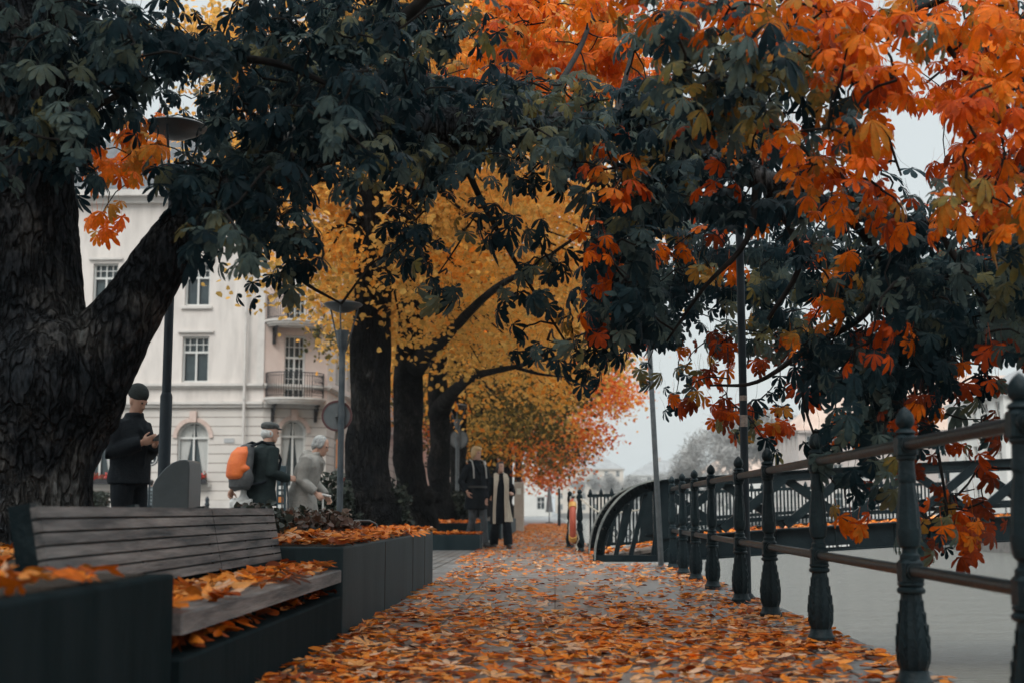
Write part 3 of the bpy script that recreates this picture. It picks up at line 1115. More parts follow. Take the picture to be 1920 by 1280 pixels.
t_.tube([(bx + 0.05, by - 0.12, 0.12), (bx + 0.08, by - 0.14, 0.05), (bx + 0.06, by - 0.16, 0.012)], 0.012, 6)
t_.build("rope", M_ROPE, lb, True)
t_ = MB()
pts_ = [(0.44, 22.5, 0.88)] + [(0.44 + 0.42 * q, 22.3 - 0.2 * q, 0.88 - 0.42 * q + 0.15 * q * q) for q in (0.2, 0.4, 0.6, 0.8, 1.0)] + [(1.1, 22.0, 0.66), (1.4, 21.9, 0.7)]
t_.tube(pts_, 0.012, 6)
tag(t_.build("mooring_rope", M_ROPE, None, True, loc=(0.44, 22.5, 0.88)), "pale rope slung from the landing post to the thin iron stake", "rope")
t_ = MB()
t_.tube([(0.86, 22.1, 0), (0.86, 22.1, 0.62)], 0.014, 8)
t_.ball((0.86, 22.1, 0.63), 0.022, 8, 6)
t_.lathe([(0.05, 0), (0.05, 0.012), (0.02, 0.02)], (0.86, 22.1, 0), 10)
t_.tube([(0.87, 22.1, 0.4), (1.3, 22.05, 0.2)], 0.008, 5)
tag(t_.build("iron_stake", M_DARKPOLE, None, True, loc=(0.86, 22.1, 0)), "thin dark iron stake holding the pale rope near the lifebuoy", "stake")

# ------------------------------------------------------------------ poles on the quay
a, c = P(1240, 1062, 15.9), P(1217, 640, 15.9)
u = (c - a)
t_ = MB()
top = a + u * 2.3
t_.tube([(a.x, a.y, 0.0), a + u * 0.5, a + u, top], [0.033, 0.032, 0.03, 0.026], 12)
t_.lathe([(0.07, 0), (0.07, 0.02), (0.04, 0.04)], (a.x, a.y, 0.008), 12)
t_.ball(top, 0.05, 10, 8)
tag(t_.build("flagpole", M_STEEL, None, True, loc=(a.x, a.y, 0)), "slim grey flagpole leaning slightly left where railing meets bridge", "flagpole")


def lamp(px, Y, H, pr, label, sleeve=0.0, m=M_DARKPOLE, s=1.0, base=0.0, x=None):
    x = P(px, 957, Y).x if x is None else x
    t = thing("street_lamp", label, "street lamp", (x, Y, base), "street lamps along the promenade")
    k = MB()
    hl = H - 0.62 * s
    k.tube([(x, Y, base), (x, Y, base + hl)], pr, 14)
    k.lathe([(pr * 1.9, 0), (pr * 1.9, 0.02), (pr * 1.2, 0.05)], (x, Y, base), 14)
    k.build("pole", m, t, True, 40)
    if sleeve:
        k = MB()
        k.lathe([(pr * 1.32, 0.03), (pr * 1.32, sleeve), (pr * 1.02, sleeve + 0.03)], (x, Y, base), 14)
        k.build("sleeve", m, t, True, 40)
    k = MB()
    k.lathe([(pr * 1.0, hl - 0.02), (pr * 1.3, hl), (0.085 * s, hl + 0.2 * s), (0.092 * s, hl + 0.24 * s), (0.07 * s, hl + 0.245 * s)], (x, Y, base), 16)
    k.build("lamp_housing", m, t, True, 40)
    k = MB()
    for i in range(3):
        an = i * 2.094 + 0.5
        ca, sa = math.cos(an), math.sin(an)
        k.tube([(x + pr * ca, Y + pr * sa, base + hl - 0.05), (x + 0.12 * s * ca, Y + 0.12 * s * sa, base + hl + 0.2 * s), (x + 0.22 * s * ca, Y + 0.22 * s * sa, base + hl + 0.56 * s)], 0.011 * s, 6)
    k.build("bracket", m, t, True)
    k = MB()
    z = hl + 0.5 * s
    k.lathe([(0.015, z - 0.02), (0.1 * s, z), (0.2 * s, z + 0.045), (0.262 * s, z + 0.085), (0.268 * s, z + 0.1), (0.25 * s, z + 0.115), (0.12 * s, z + 0.15), (0.02, z + 0.165)], (x, Y, base), 28)
    k.build("reflector_disc", mat("reflector", (0.014, 0.022, 0.026), (0.03, 0.038, 0.042), 8, 0.4), t, True, 40)
    return t


lamp(305, 10.9, 3.93, 0.038, "dark lamp post with wide disc top, between the phone man and the big forked trunk", 1.62)
L2 = lamp(637, 18.0, 3.5, 0.043, "grey lamp post carrying the round sign, left of the row of trunks", 0, mat("grey_pole", (0.022, 0.032, 0.04), (0.06, 0.068, 0.074), 6, 0.5, 0.05, spec=0.25))
L3 = lamp(857, 35.0, 3.45, 0.05, "distant lamp post just left of the blond man, small round sign on it", 0, M_STEEL)
lamp(1391, 10.3, 5.2, 0.031, "tall thin black lamp post behind the railing over the canal", 0.0, M_DARKPOLE, 1.0, 0.012, 1.455)
for z, h in ((1.32, 0.09), (1.52, 0.04)):
    t_ = MB()
    for i in range(8):
        a0 = -2.6 + i * 0.26
        t_.add([(1.455 + 0.0325 * math.cos(a0), 10.3 + 0.0325 * math.sin(a0), z), (1.455 + 0.0325 * math.cos(a0 + 0.26), 10.3 + 0.0325 * math.sin(a0 + 0.26), z),
                (1.455 + 0.0325 * math.cos(a0 + 0.26), 10.3 + 0.0325 * math.sin(a0 + 0.26), z + h), (1.455 + 0.0325 * math.cos(a0), 10.3 + 0.0325 * math.sin(a0), z + h)], [(0, 1, 2, 3)])
    tag(t_.build("sticker", mat("sticker", (0.45, 0.36, 0.3), (0.2, 0.16, 0.15), 30, 0.6), None, loc=(1.455, 10.3, z)),
        "larger torn pinkish sticker on the tall black lamp post" if h > 0.05 else "tiny torn sticker higher up the tall black lamp post", "sticker")


def disc_sign(px, py, Y, r, label, face, edge, off=-0.06):
    c = P(px, py, Y)
    t = thing("road_sign", label, "road sign", (c.x, Y + off, c.z), "round signs on lamp posts")
    k = MB()
    ring = [(math.cos(2 * math.pi * i / 32), math.sin(2 * math.pi * i / 32)) for i in range(32)]
    k.sweep([(r * 0.88 * a, r * 0.88 * b_) for a, b_ in ring], (c.x, Y + off, c.z), (1, 0, 0), (0, 1, 0), (0, 0, 1), 0.012)
    k.build("plate", face, t)
    k = MB()
    N = 32
    pts = [(c.x + r * 0.94 * math.cos(2 * math.pi * i / N), Y + off + 0.005, c.z + r * 0.94 * math.sin(2 * math.pi * i / N)) for i in range(N + 1)]
    for i in range(N):
        k.beam(pts[i], pts[i + 1], 0.022, r * 0.13, (math.cos(2 * math.pi * (i + .5) / N), 0, math.sin(2 * math.pi * (i + .5) / N)))
    k.build("rim", edge, t)
    k = MB()
    k.beam((c.x, Y + off + 0.02, c.z), (c.x, Y - 0.01, c.z), 0.05, 0.04)
    k.build("clamp", M_STEEL, t)


M_SIGNBACK = mat("sign_back", (0.05, 0.06, 0.065), (0.075, 0.085, 0.09), 8, 0.5)
disc_sign(630, 778, 18.0, 0.21, "round grey sign back with dark red rim on the nearer grey lamp post", M_SIGNBACK, mat("sign_rim", (0.055, 0.014, 0.015), None, 1, 0.5), 0.07)
disc_sign(860, 822, 35.0, 0.25, "small round grey sign on the distant lamp post by the blond man", mat("sign_back_pale", (0.12, 0.14, 0.15), (0.18, 0.2, 0.21), 8, 0.5), M_STEEL, 0.07)
c0 = P(633, 850, 18.0)
k = MB()
k.cbox(c0.x - 0.035, c0.x + 0.075, 18.06, 18.085, c0.z - 0.19, c0.z + 0.2, 0.004)
tag(k.build("road_sign", mat("orange_sign", (0.32, 0.12, 0.06), (0.4, 0.17, 0.08), 3, 0.5), None, loc=(c0.x, 18.07, c0.z)), "narrow orange-brown plate under the round sign on the grey lamp post", "road sign")

# litter bin with rounded top
c0 = P(332, 953, 10.6)
bn = thing("litter_bin", "grey metal litter bin with a sloping curved top behind the bench", "litter bin", (c0.x, 10.6, 0))
prof = [(-0.145, 0.0), (0.145, 0.0), (0.145, 0.98), (0.138, 1.035), (0.11, 1.05)] + [(0.11 - 0.25 * q, 1.05 - 0.19 * q ** 2.3) for q in (0.2, 0.4, 0.6, 0.8, 0.92, 1.0)]
prof[-1] = (-0.145, 0.84)
k = MB()
k.sweep(prof, (c0.x, 10.4, 0.03), (1, 0, 0), (0, 1, 0), (0, 0, 1), 0.36)
bo = k.build("body", mat("bin_grey", (0.04, 0.052, 0.058), (0.065, 0.078, 0.084), 3, 0.45, 0.04), bn, True, 30)
bv = bo.modifiers.new("edge", 'BEVEL')
bv.width = 0.008
bv.segments = 2
k = MB()
k.box(c0.x - 0.12, c0.x + 0.12, 10.42, 10.74, 0, 0.031)
k.build("foot", M_DARKPOLE, bn)

# ------------------------------------------------------------------ trees
def spline(pts, k=6):
    """Catmull-Rom through tuples (any length)"""
    A = [np.array(p, float) for p in pts]
    A = [2 * A[0] - A[1]] + A + [2 * A[-1] - A[-2]]
    out = []
    for i in range(1, len(A) - 2):
        for j in range(k):
            t = j / k
            p0, p1, p2, p3 = A[i - 1], A[i], A[i + 1], A[i + 2]
            out.append(0.5 * (2 * p1 + (p2 - p0) * t + (2 * p0 - 5 * p1 + 4 * p2 - p3) * t * t + (3 * p1 - p0 - 3 * p2 + p3) * t ** 3))
    out.append(A[-2])
    return out


def limb(mb, spec, n=12, k=6, rough=0.1, seed=0):
    """spec rows: px, py, Y, radius in photo pixels"""
    q = []
    for px, py, Y, r in spec:
        p = P(px, py, Y)
        q.append((p.x, p.y, p.z, r / 2500 * Y))
    q = spline(q, k)
    mb.tube([p[:3] for p in q], [max(0.004, p[3]) for p in q], n, rough=rough, seed=seed)
    return [p[:3] for p in q]


chest = thing("chestnut_tree", "huge dark forked chestnut trunk with a limb reaching over the whole path", "tree", tuple(P(22, 1000, 6.9)))
tr = MB()
LP = []
limb(tr, [(10, 1045, 6.9, 215), (22, 1000, 6.9, 178), (30, 950, 6.9, 150), (38, 880, 6.9, 140), (50, 800, 6.9, 150), (60, 720, 6.9, 165), (32, 620, 6.9, 135), (20, 500, 6.9, 126),
          (15, 400, 6.9, 122), (20, 250, 6.9, 116), (30, 0, 7.0, 105), (40, -250, 7.1, 90), (60, -500, 7.3, 60)], 96, 14, 0.15, 3)
LP += limb(tr, [(90, 830, 6.9, 70), (158, 715, 6.88, 80), (222, 610, 6.88, 66), (285, 520, 6.92, 56), (352, 430, 7.0, 51), (430, 350, 7.1, 47), (540, 285, 7.3, 50), (680, 250, 7.5, 45),
                (850, 240, 7.6, 38), (1000, 240, 7.7, 32), (1150, 238, 7.8, 27), (1290, 262, 7.8, 24), (1420, 330, 7.7, 20), (1580, 395, 7.6, 15), (1750, 420, 7.5, 11), (1930, 430, 7.4, 7), (2080, 430, 7.3, 3)], 72, 12, 0.14, 9)
tr.build("trunk", M_BARK, chest, True, 180)
br = MB()
for i, s in enumerate([
        [(1290, 262, 7.8, 15), (1400, 180, 7.4, 13), (1550, 90, 6.9, 11), (1720, 20, 6.5, 8), (1900, -60, 6.2, 5)],
        [(1580, 395, 7.6, 9), (1660, 500, 7.7, 8), (1620, 590, 7.7, 7), (1520, 650, 7.6, 6), (1420, 715, 7.6, 4), (1330, 722, 7.6, 2)],
        [(1660, 500, 7.7, 6), (1700, 640, 7.6, 5), (1740, 760, 7.5, 4), (1768, 900, 7.4, 3), (1780, 1000, 7.4, 2)],
        [(1520, 650, 7.6, 4), (1505, 740, 7.5, 3), (1540, 850, 7.5, 2), (1560, 900, 7.5, 1.5)],
        [(540, 285, 7.3, 24), (620, 150, 7.2, 18), (750, 40, 7.1, 14), (880, -80, 7.0, 9)],
        [(30, 0, 7.0, 30), (200, 60, 6.8, 18), (380, 100, 6.5, 12), (520, 120, 6.2, 7), (640, 170, 6.2, 4)],
        [(20, 300, 6.9, 20), (120, 230, 6.5, 10), (220, 180, 6.2, 6)],
        [(1000, 240, 7.7, 9), (1060, 140, 9, 6), (1100, 60, 10.5, 5), (1130, -60, 11.5, 4)],
        [(1150, 238, 7.8, 8), (1180, 120, 9.5, 5), (1220, -30, 11, 4)],
        [(850, 240, 7.6, 9), (890, 350, 7.6, 6), (960, 480, 7.7, 4), (1060, 640, 7.8, 2)],
        [(430, 350, 7.1, 9), (500, 430, 7.1, 5), (560, 520, 7.0, 4), (640, 570, 7.0, 2)],
        [(1420, 330, 7.7, 8), (1400, 450, 7.7, 6), (1320, 540, 7.7, 4), (1250, 640, 7.7, 2)],
        [(1420, 330, 7.7, 8), (1500, 480, 7.9, 6), (1440, 600, 7.9, 4)],
        [(1750, 420, 7.5, 7), (1830, 540, 7.4, 6), (1900, 640, 7.3, 3)],
        [(1720, 20, 6.5, 7), (1800, 120, 6.3, 5), (1880, 260, 6.2, 3), (1860, 370, 6.2, 2)],
        [(1550, 90, 6.9, 6), (1640, 200, 6.6, 4), (1690, 330, 6.6, 2)],
        [(1400, 180, 7.4, 6), (1480, 250, 7.0, 4), (1560, 330, 6.8, 2)]]):
    bb = MB()
    LP += limb(bb, s, 8, 5, 0.06, i)
    bb.build("branch", M_TWIG, chest, True, 180)

# the canopy, surveyed in 80-pixel steps: D dense dark, d sparse dark, L grey-green, M olive, O orange, R rust
CANOPY = ["DDDDd.DDDDDm...MOOOOOOOO",
          "DDDddDDDDDdd...mMMMOOoOO",
          "DDD..dDDDDDDLLDDMMmoo.OO",
          "DD..dDDDLLLLLLMDDDOOo.OO",
          "d.d.DDDd.dd.ddDDDDdOO.OO",
          "....dDDd.dddd.DDDDDDDDOD",
          "......d...d.ddDDDDMMDDDD",
          "............ddDDmMMRDDDD",
          ".............d.mRRRDDDRR",
          "...............rRRRdDRR.",
          "..................rddRR.",
          "....................rRR.",
          ".....................RR."]
SPEC = {'D': (6.0, 6, 0.13, 0.1), 'd': (2.6, 5, 0.14, 0.1), 'L': (6.4, 6, 0.26, 0.09), 'M': (5.2, 6, 0.34, 0.17), 'm': (2.2, 5, 0.42, 0.18),
        'O': (4.4, 6, 0.69, 0.11), 'o': (2.0, 5, 0.72, 0.08), 'R': (3.6, 5, 0.62, 0.27), 'r': (1.8, 5, 0.58, 0.3)}
CL = []          # clusters: pos, leaves, tint, sd, leaf length, droop
for j, row in enumerate(CANOPY):
    row = row + row[23] + row[22] + row[20]          # the canopy goes on beyond the frame
    for i, chx in enumerate(row):
        if chx == '.':
            continue
        nc, nl, tm, ts = SPEC[chx]
        if i >= 12 and chx in 'DM':
            nc *= 1.35
        nc = int(nc + rng.random())
        for _ in range(nc):
            px = (i + 0.5) * 80 + rng.uniform(-52, 52)
            py = (j + 0.5) * 80 + rng.uniform(-50, 50) - 12
            if i < 9:
                Y = rng.normal(6.5, 0.5)
            elif i < 15:
                Y = rng.normal(7.4, 0.45)
            elif j < 5 and chx in 'OoMm':
                Y = rng.normal(6.2, 0.4)
            elif j >= 5 and 14 < i < 19:
                Y = rng.normal(11.6, 0.4)
            else:
                Y = rng.normal(7.5, 0.55)
            p = P(px, py, Y)
            hang = 1.0 if (j >= 6 or chx in 'rR') else (0.55 if chx == 'd' else (0.35 if chx in 'Oo' else 0.2))
            tmc = tm
            if chx in 'Dd':
                tmc = rng.choice([0.05, 0.12, 0.24, 0.34], p=[0.42, 0.28, 0.22, 0.08])  # dark and pale cluster tints imitate shaded and lit clumps
                if i >= 13 and j >= 3 and rng.random() < (0.17 if i < 17 else 0.07):
                    tmc = rng.choice([0.5, 0.72, 0.85])
            elif chx in 'Rr':
                tmc = rng.choice([0.91, 0.82, 0.97, 0.42, 0.1], p=[0.3, 0.12, 0.22, 0.13, 0.23])
            elif chx in 'Mm':
                tmc = rng.choice([0.37, 0.27, 0.1, 0.52, 0.78], p=[0.3, 0.25, 0.25, 0.08, 0.12])
            elif chx == 'L':
                tmc = rng.choice([0.31, 0.26, 0.16, 0.4, 0.07], p=[0.36, 0.24, 0.16, 0.1, 0.14])
            elif chx in 'Oo':
                tmc = rng.choice([0.7, 0.62, 0.82, 0.4, 0.15], p=[0.56, 0.14, 0.17, 0.08, 0.05])
            CL.append((p, nl, float(np.clip(rng.normal(tmc, 0.035), 0.02, 1)), ts * 0.4, rng.uniform(0.068, 0.1) * (1.3 if Y > 10 else 1.0), hang))
        # deeper foliage behind the dense cells, tints darkened to suggest shaded depth
        if chx in 'DLMO' and rng.random() < 0.9:
            for _ in range((5 if i >= 12 else 3) if chx == 'D' else 2):
                p = P((i + 0.5) * 80 + rng.uniform(-45, 45), (j + 0.5) * 80 + rng.uniform(-45, 45) - 10, rng.uniform(12, 13.5) if (j >= 5 and 14 < i < 19) else rng.uniform(8.6, 10.5))
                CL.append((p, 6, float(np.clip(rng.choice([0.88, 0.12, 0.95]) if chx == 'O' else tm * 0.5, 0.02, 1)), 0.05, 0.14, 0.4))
# bright orange boughs further back
for (x0, x1, y0, y1, n_) in ((905, 1235, -20, 165, 110), (1000, 1210, 150, 190, 8), (190, 290, 225, 335, 18), (800, 880, 110, 160, 4), (170, 215, 370, 430, 3)):
    for _ in range(n_):
        CL.append((P(rng.uniform(x0, x1), rng.uniform(y0, y1), rng.uniform(10.2, 12.6)), 6, float(np.clip(rng.normal(0.68, 0.04), 0, 1)), 0.05, 0.12, 0.5))

for _ in range(22):
    CL.append((P(rng.uniform(240, 430), rng.uniform(60, 235), rng.uniform(11.6, 13.0)), 6, float(rng.choice([0.06, 0.12, 0.3, 0.55])), 0.04, 0.13, 0.4))
# twigs: join each cluster to the nearest wood already grown
nodes = [np.array(p) for p in LP]
pos = np.array([list(c[0]) for c in CL])
d0 = np.min(np.linalg.norm(pos[:, None, :] - np.array(nodes)[None, :, :], axis=2), axis=1)
for k in np.argsort(d0):
    A = np.array(nodes)
    dd = np.linalg.norm(A - pos[k], axis=1)
    q = int(np.argmin(dd))
    if dd[q] < 6:
        a, c = A[q], pos[k]
        mid = (a + c) / 2 + np.array([rng.normal(0, 0.03), rng.normal(0, 0.03), dd[q] * 0.12])
        pts = [a, (a + mid) / 2 + rng.normal(0, 0.012, 3), mid, (mid + c) / 2 + rng.normal(0, 0.012, 3), c]
        br.tube(pts, [0.0075, 0.0065, 0.006, 0.005, 0.004], 5, cap=False)
        nodes += [pts[1], mid, pts[3], c]
    else:
        nodes.append(pos[k])
br.build("twigs", M_TWIG, chest, True, 180)

Lp, Ln, Lt, Ls, Lc, Ld = [], [], [], [], [], []
for (p, nl, tm, ts, L, hang) in CL:
    p = np.array(p)
    a0 = rng.uniform(0, 6.28)
    nl = nl + int(rng.integers(-1, 2))
    for k in range(nl):
        az = a0 + k * 6.28 / nl + rng.normal(0, 0.35)
        if rng.random() < 0.55:
            az = -math.pi / 2 + rng.normal(0, 0.8)
        out = np.array([math.cos(az), math.sin(az), 0])
        h = np.clip(hang + rng.normal(0, 0.18), 0, 1.2)
        Lp.append(p + out * L * rng.uniform(0.5, 1.7) + np.array([0, 0, rng.uniform(-0.1, 0.08) - 0.05 * h]))
        Ln.append(np.array([0, 0, 1.0 - 0.6 * h]) + out * (0.45 + 0.6 * h) + rng.normal(0, 0.22, 3))
        Lt.append(out * (1.0 - 0.5 * h) + np.array([0, 0, -0.35 - 0.8 * h]) + rng.normal(0, 0.15, 3))
        Ls.append(L * rng.uniform(0.75, 1.2))
        Lc.append(np.clip(rng.normal(tm, ts + 0.02), 0.0, 1.0))
        Ld.append(h)
Lp, Ln, Lt, Ls, Lc = map(np.array, (Lp, Ln, Lt, Ls, Lc))
M = frames(Ln, Lt, Ls)
kind = rng.integers(0, len(CHEST), len(Lp))
scatter("crown", M_CHEST, chest, [(CHEST[k][0], CHEST[k][1], M[kind == k], Lp[kind == k], Lc[kind == k]) for k in range(len(CHEST))])
# the rest of the crown, unseen above and behind the camera, added for shade
Lp, Ln, Lc = [], [], []
for _ in range(2700):
    y = rng.uniform(-4.0, 12.5)
    x = rng.uniform(-8.5, 1.5)
    zf = max(3.0, CAM_H + (957 + 40) / 2500 * y * 1.02)
    z = zf + 0.25 + rng.random() ** 1.5 * 3.0
    if x > 0.2 and y > 3 and rng.random() < 0.6 or (y > 8.8 and x > -2.6):
        continue
    for _ in range(4):
        Lp.append((x + rng.normal(0, 0.22), y + rng.normal(0, 0.22), z + rng.uniform(0, 0.3)))
        Ln.append((rng.normal(0, 0.4), rng.normal(0, 0.4), 1))
        Lc.append(np.clip(rng.normal(0.15, 0.1) if x < 0 else rng.normal(0.5, 0.2), 0, 1))
Lp, Ln, Lc = map(np.array, (Lp, Ln, Lc))
an = rng.uniform(0, 6.28, len(Lp))
M = frames(Ln, np.column_stack([np.cos(an), np.sin(an), -0.3 + 0 * an]), rng.uniform(0.14, 0.2, len(Lp)))
kind = rng.integers(0, 2, len(Lp))
scatter("shade_crown", M_CHEST, chest, [(CHEST_C[k][0], CHEST_C[k][1], M[kind == k], Lp[kind == k], Lc[kind == k]) for k in range(2)])


def small_tree(name, label, x, Y, r, cz, rad, tint, tsd, n, leaf, seed, forks=(), nclump=110, mleaf=None, bark=None, group="lindens along the path", burl=1.0, base=0.0, green=0.0, bias=0.0):
    t = thing(name, label, "tree", (x, Y, base), group)
    rd = np.random.default_rng(seed)
    k = MB()
    zs = [0, 0.25, 0.55, 0.85, 1.2, 1.7, 2.4, 3.2, 4.0, cz - 1.0, cz + 0.5, cz + rad[2] * 0.6]
    rr = [1.5, 1.55 * burl, 1.5 * burl, 1.22 * burl, 1.02, 0.98, 0.95, 0.9, 0.85, 0.7, 0.45, 0.12]
    q = spline([(x + rd.normal(0, 0.02) * min(z, 2), Y, base + z, r * a) for z, a in zip(zs, rr)], 5)
    k.tube([p[:3] for p in q], [p[3] for p in q], 28, rough=0.2, seed=seed)
    if burl > 1:
        for _ in range(9):
            a = rd.uniform(0, 6.28)
            k.ball((x + r * 1.15 * math.cos(a), Y + r * 1.15 * math.sin(a), base + rd.uniform(0.15, 1.0)), r * rd.uniform(0.35, 0.7), 12, 8, lump=0.5, seed=seed + a)
    tips = []
    for s in forks:
        tips += limb(k, s, 10, 5, 0.12, seed)
    C = []
    while len(C) < nclump:
        v = rd.uniform(-1, 1, 3)
        L = np.linalg.norm(v)
        if 0.35 < L < 1:
            C.append(np.array([x + bias, Y, base + cz]) + v * np.array(rad) * (1 + 0.12 * noise.noise(Vector(v * 2.3) + Vector((seed, 0, 0)))))
    hub = [np.array((x, Y, base + z)) for z in np.linspace(cz - rad[2] * 0.5, cz + rad[2] * 0.5, 7)]
    for c in C:
        h = min(hub, key=lambda g_: np.linalg.norm(g_ + np.array([0, 0, -0.8]) - c))
        m_ = (h + c) / 2 + np.array([0, 0, 0.35])
        k.tube([h, m_, c], [r * 0.16, r * 0.09, 0.012], 5, cap=False)
    k.build("trunk", bark or M_BARK2, t, True, 180)
    per = n // nclump
    pos, tin = [], []
    for c in C:
        s = rd.uniform(0.34, 0.62) * (rad[0] / 4.2)
        pos.append(rd.normal(0, 1, (per, 3)) * np.array([s, s, s * 0.62]) + c)
        tm = tint + rd.normal(0, tsd)
        low = max(0.0, (cz - (c[2] - base)) / rad[2])
        if green and rd.random() < green * (0.4 + low):
            tm = rd.uniform(0.02, 0.28)
        tin.append(np.clip(rd.normal(tm, tsd * 0.7, per), 0, 1))
    pos = np.concatenate(pos)
    tin = np.concatenate(tin)
    m_ = len(pos)
    nr = np.column_stack([rd.normal(0, 0.7, m_), rd.normal(-0.25, 0.7, m_), np.abs(rd.normal(0.7, 0.4, m_))])
    tp = np.column_stack([rd.normal(0, 1, m_), rd.normal(0, 1, m_), rd.normal(-0.7, 0.5, m_)])
    scatter("crown", mleaf or M_LIND, t, [(LIND[0], LIND[1], frames(nr, tp, leaf * rd.uniform(0.7, 1.3, m_)), pos, tin)])
    return t


small_tree("linden_tree", "nearest and thickest linden trunk in the row, burl at its foot, yellow crown", -2.9, 20.8, 0.33, 7.3, (3.4, 4.0, 4.1), 0.52, 0.07, 28000, 0.1, 11,
           [[(735, 480, 20.8, 22), (770, 400, 20.6, 18), (830, 330, 20.4, 12), (900, 250, 20.2, 6)]], burl=1.12, bias=0.8, green=0.03)
small_tree("linden_tree", "second linden trunk from the lamp post, dark bough rising right from it", -2.77, 25.5, 0.3, 7.0, (3.7, 4.0, 4.0), 0.54, 0.07, 18000, 0.11, 12,
           [[(775, 690, 25.5, 22), (800, 662, 24.6, 16), (835, 632, 23, 11), (880, 585, 20.5, 9), (930, 540, 18.2, 7), (1000, 500, 16.5, 4), (1090, 440, 15.2, 3), (1160, 420, 14.6, 1.5)], [(930, 540, 18.2, 6), (985, 560, 17.2, 4), (1040, 555, 16.5, 2)]], burl=1.12, bias=0.8, green=0.03)
small_tree("linden_tree", "third linden trunk beside the couple, low bough bending right over the path", -2.8, 32.0, 0.26, 7.0, (4.1, 4.2, 4.3), 0.52, 0.08, 15000, 0.12, 13,
           [[(822, 775, 32, 22), (838, 748, 31, 15), (862, 722, 28.5, 11), (890, 704, 25.5, 8), (930, 694, 22.5, 6), (990, 680, 20.5, 4), (1060, 640, 19, 3), (1110, 620, 18.3, 1.5)], [(960, 686, 21.4, 4), (1010, 700, 20.4, 3), (1060, 706, 19.8, 1.5)]], burl=1.2, green=0.08, bias=0.8)
small_tree("linden_tree", "ochre and green linden behind the blond man's head", -2.9, 40.0, 0.27, 7.2, (4.9, 4.5, 4.7), 0.5, 0.1, 19000, 0.13, 14, green=0.4, bias=0.4)
small_tree("linden_tree", "olive linden down the path above the dark-haired woman", -2.9, 50.0, 0.27, 7.2, (5.3, 4.8, 4.9), 0.52, 0.12, 18000, 0.15, 15, green=0.5, bias=0.4)
small_tree("linden_tree", "orange linden far down the path near the pale pillar", -2.9, 62.0, 0.27, 7.4, (5.8, 5.0, 5.2), 0.72, 0.08, 22000, 0.16, 16, green=0.25, bias=0.5)
small_tree("linden_tree", "red-orange linden overhanging the canal at the end of the row", -2.6, 76.0, 0.27, 7.6, (6.2, 5.5, 5.6), 0.84, 0.06, 22000, 0.17, 17, green=0.1, bias=0.5)
small_tree("linden_tree", "last orange-red linden closing the view down the path", -2.6, 95.0, 0.27, 8.0, (6.6, 6, 6.2), 0.84, 0.08, 12000, 0.22, 18)


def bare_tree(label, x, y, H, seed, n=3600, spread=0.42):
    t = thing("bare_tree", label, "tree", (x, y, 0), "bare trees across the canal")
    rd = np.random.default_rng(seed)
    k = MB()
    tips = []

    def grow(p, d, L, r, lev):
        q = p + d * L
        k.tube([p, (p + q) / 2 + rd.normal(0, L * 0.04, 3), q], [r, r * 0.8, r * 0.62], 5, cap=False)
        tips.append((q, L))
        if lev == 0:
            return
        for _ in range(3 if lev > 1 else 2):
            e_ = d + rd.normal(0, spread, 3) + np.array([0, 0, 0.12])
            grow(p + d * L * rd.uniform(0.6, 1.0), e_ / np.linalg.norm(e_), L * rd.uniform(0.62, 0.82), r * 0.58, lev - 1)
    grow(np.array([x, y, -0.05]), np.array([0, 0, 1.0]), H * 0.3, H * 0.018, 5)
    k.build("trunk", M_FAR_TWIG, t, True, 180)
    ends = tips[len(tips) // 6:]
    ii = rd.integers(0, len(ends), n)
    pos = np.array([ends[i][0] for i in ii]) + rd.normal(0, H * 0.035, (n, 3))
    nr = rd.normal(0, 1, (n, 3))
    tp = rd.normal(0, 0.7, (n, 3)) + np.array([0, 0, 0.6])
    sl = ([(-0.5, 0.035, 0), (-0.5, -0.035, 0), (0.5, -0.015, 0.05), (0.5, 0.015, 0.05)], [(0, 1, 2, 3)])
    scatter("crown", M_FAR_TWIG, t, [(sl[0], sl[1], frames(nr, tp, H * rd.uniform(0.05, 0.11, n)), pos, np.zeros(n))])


for i, (px, y, H, lb_) in enumerate(((1325, 215, 17, "low bare tree first over the bridge's far end"), (1372, 235, 22, "tall pale bare tree left of the black lamp post"),
                                     (1440, 225, 21, "pale bare tree just right of the black lamp post"), (1490, 240, 22, "bare tree beside the orange roofs"),
                                     (1205, 300, 9, "small hazy bare tree above the wheel of the bridge"), (1140, 330, 12, "faint bare tree far along the canal, right of the red lindens"),
                                     (1165, 300, 8, "low faint bare tree between the red lindens and the flagpole"),
                                     (1110, 400, 15, "tall faint bare tree nearest the red lindens at the canal's end"), (1190, 415, 14, "hazy bare tree before the pale house at the canal's end"),
                                     (1262, 410, 16, "hazy bare tree right of the flagpole foot"), (1295, 330, 13, "small pale bare tree left of the low bare tree by the bridge"))):
    bare_tree(lb_, P(px, 957, y).x, y, H, 40 + i, spread=0.45)


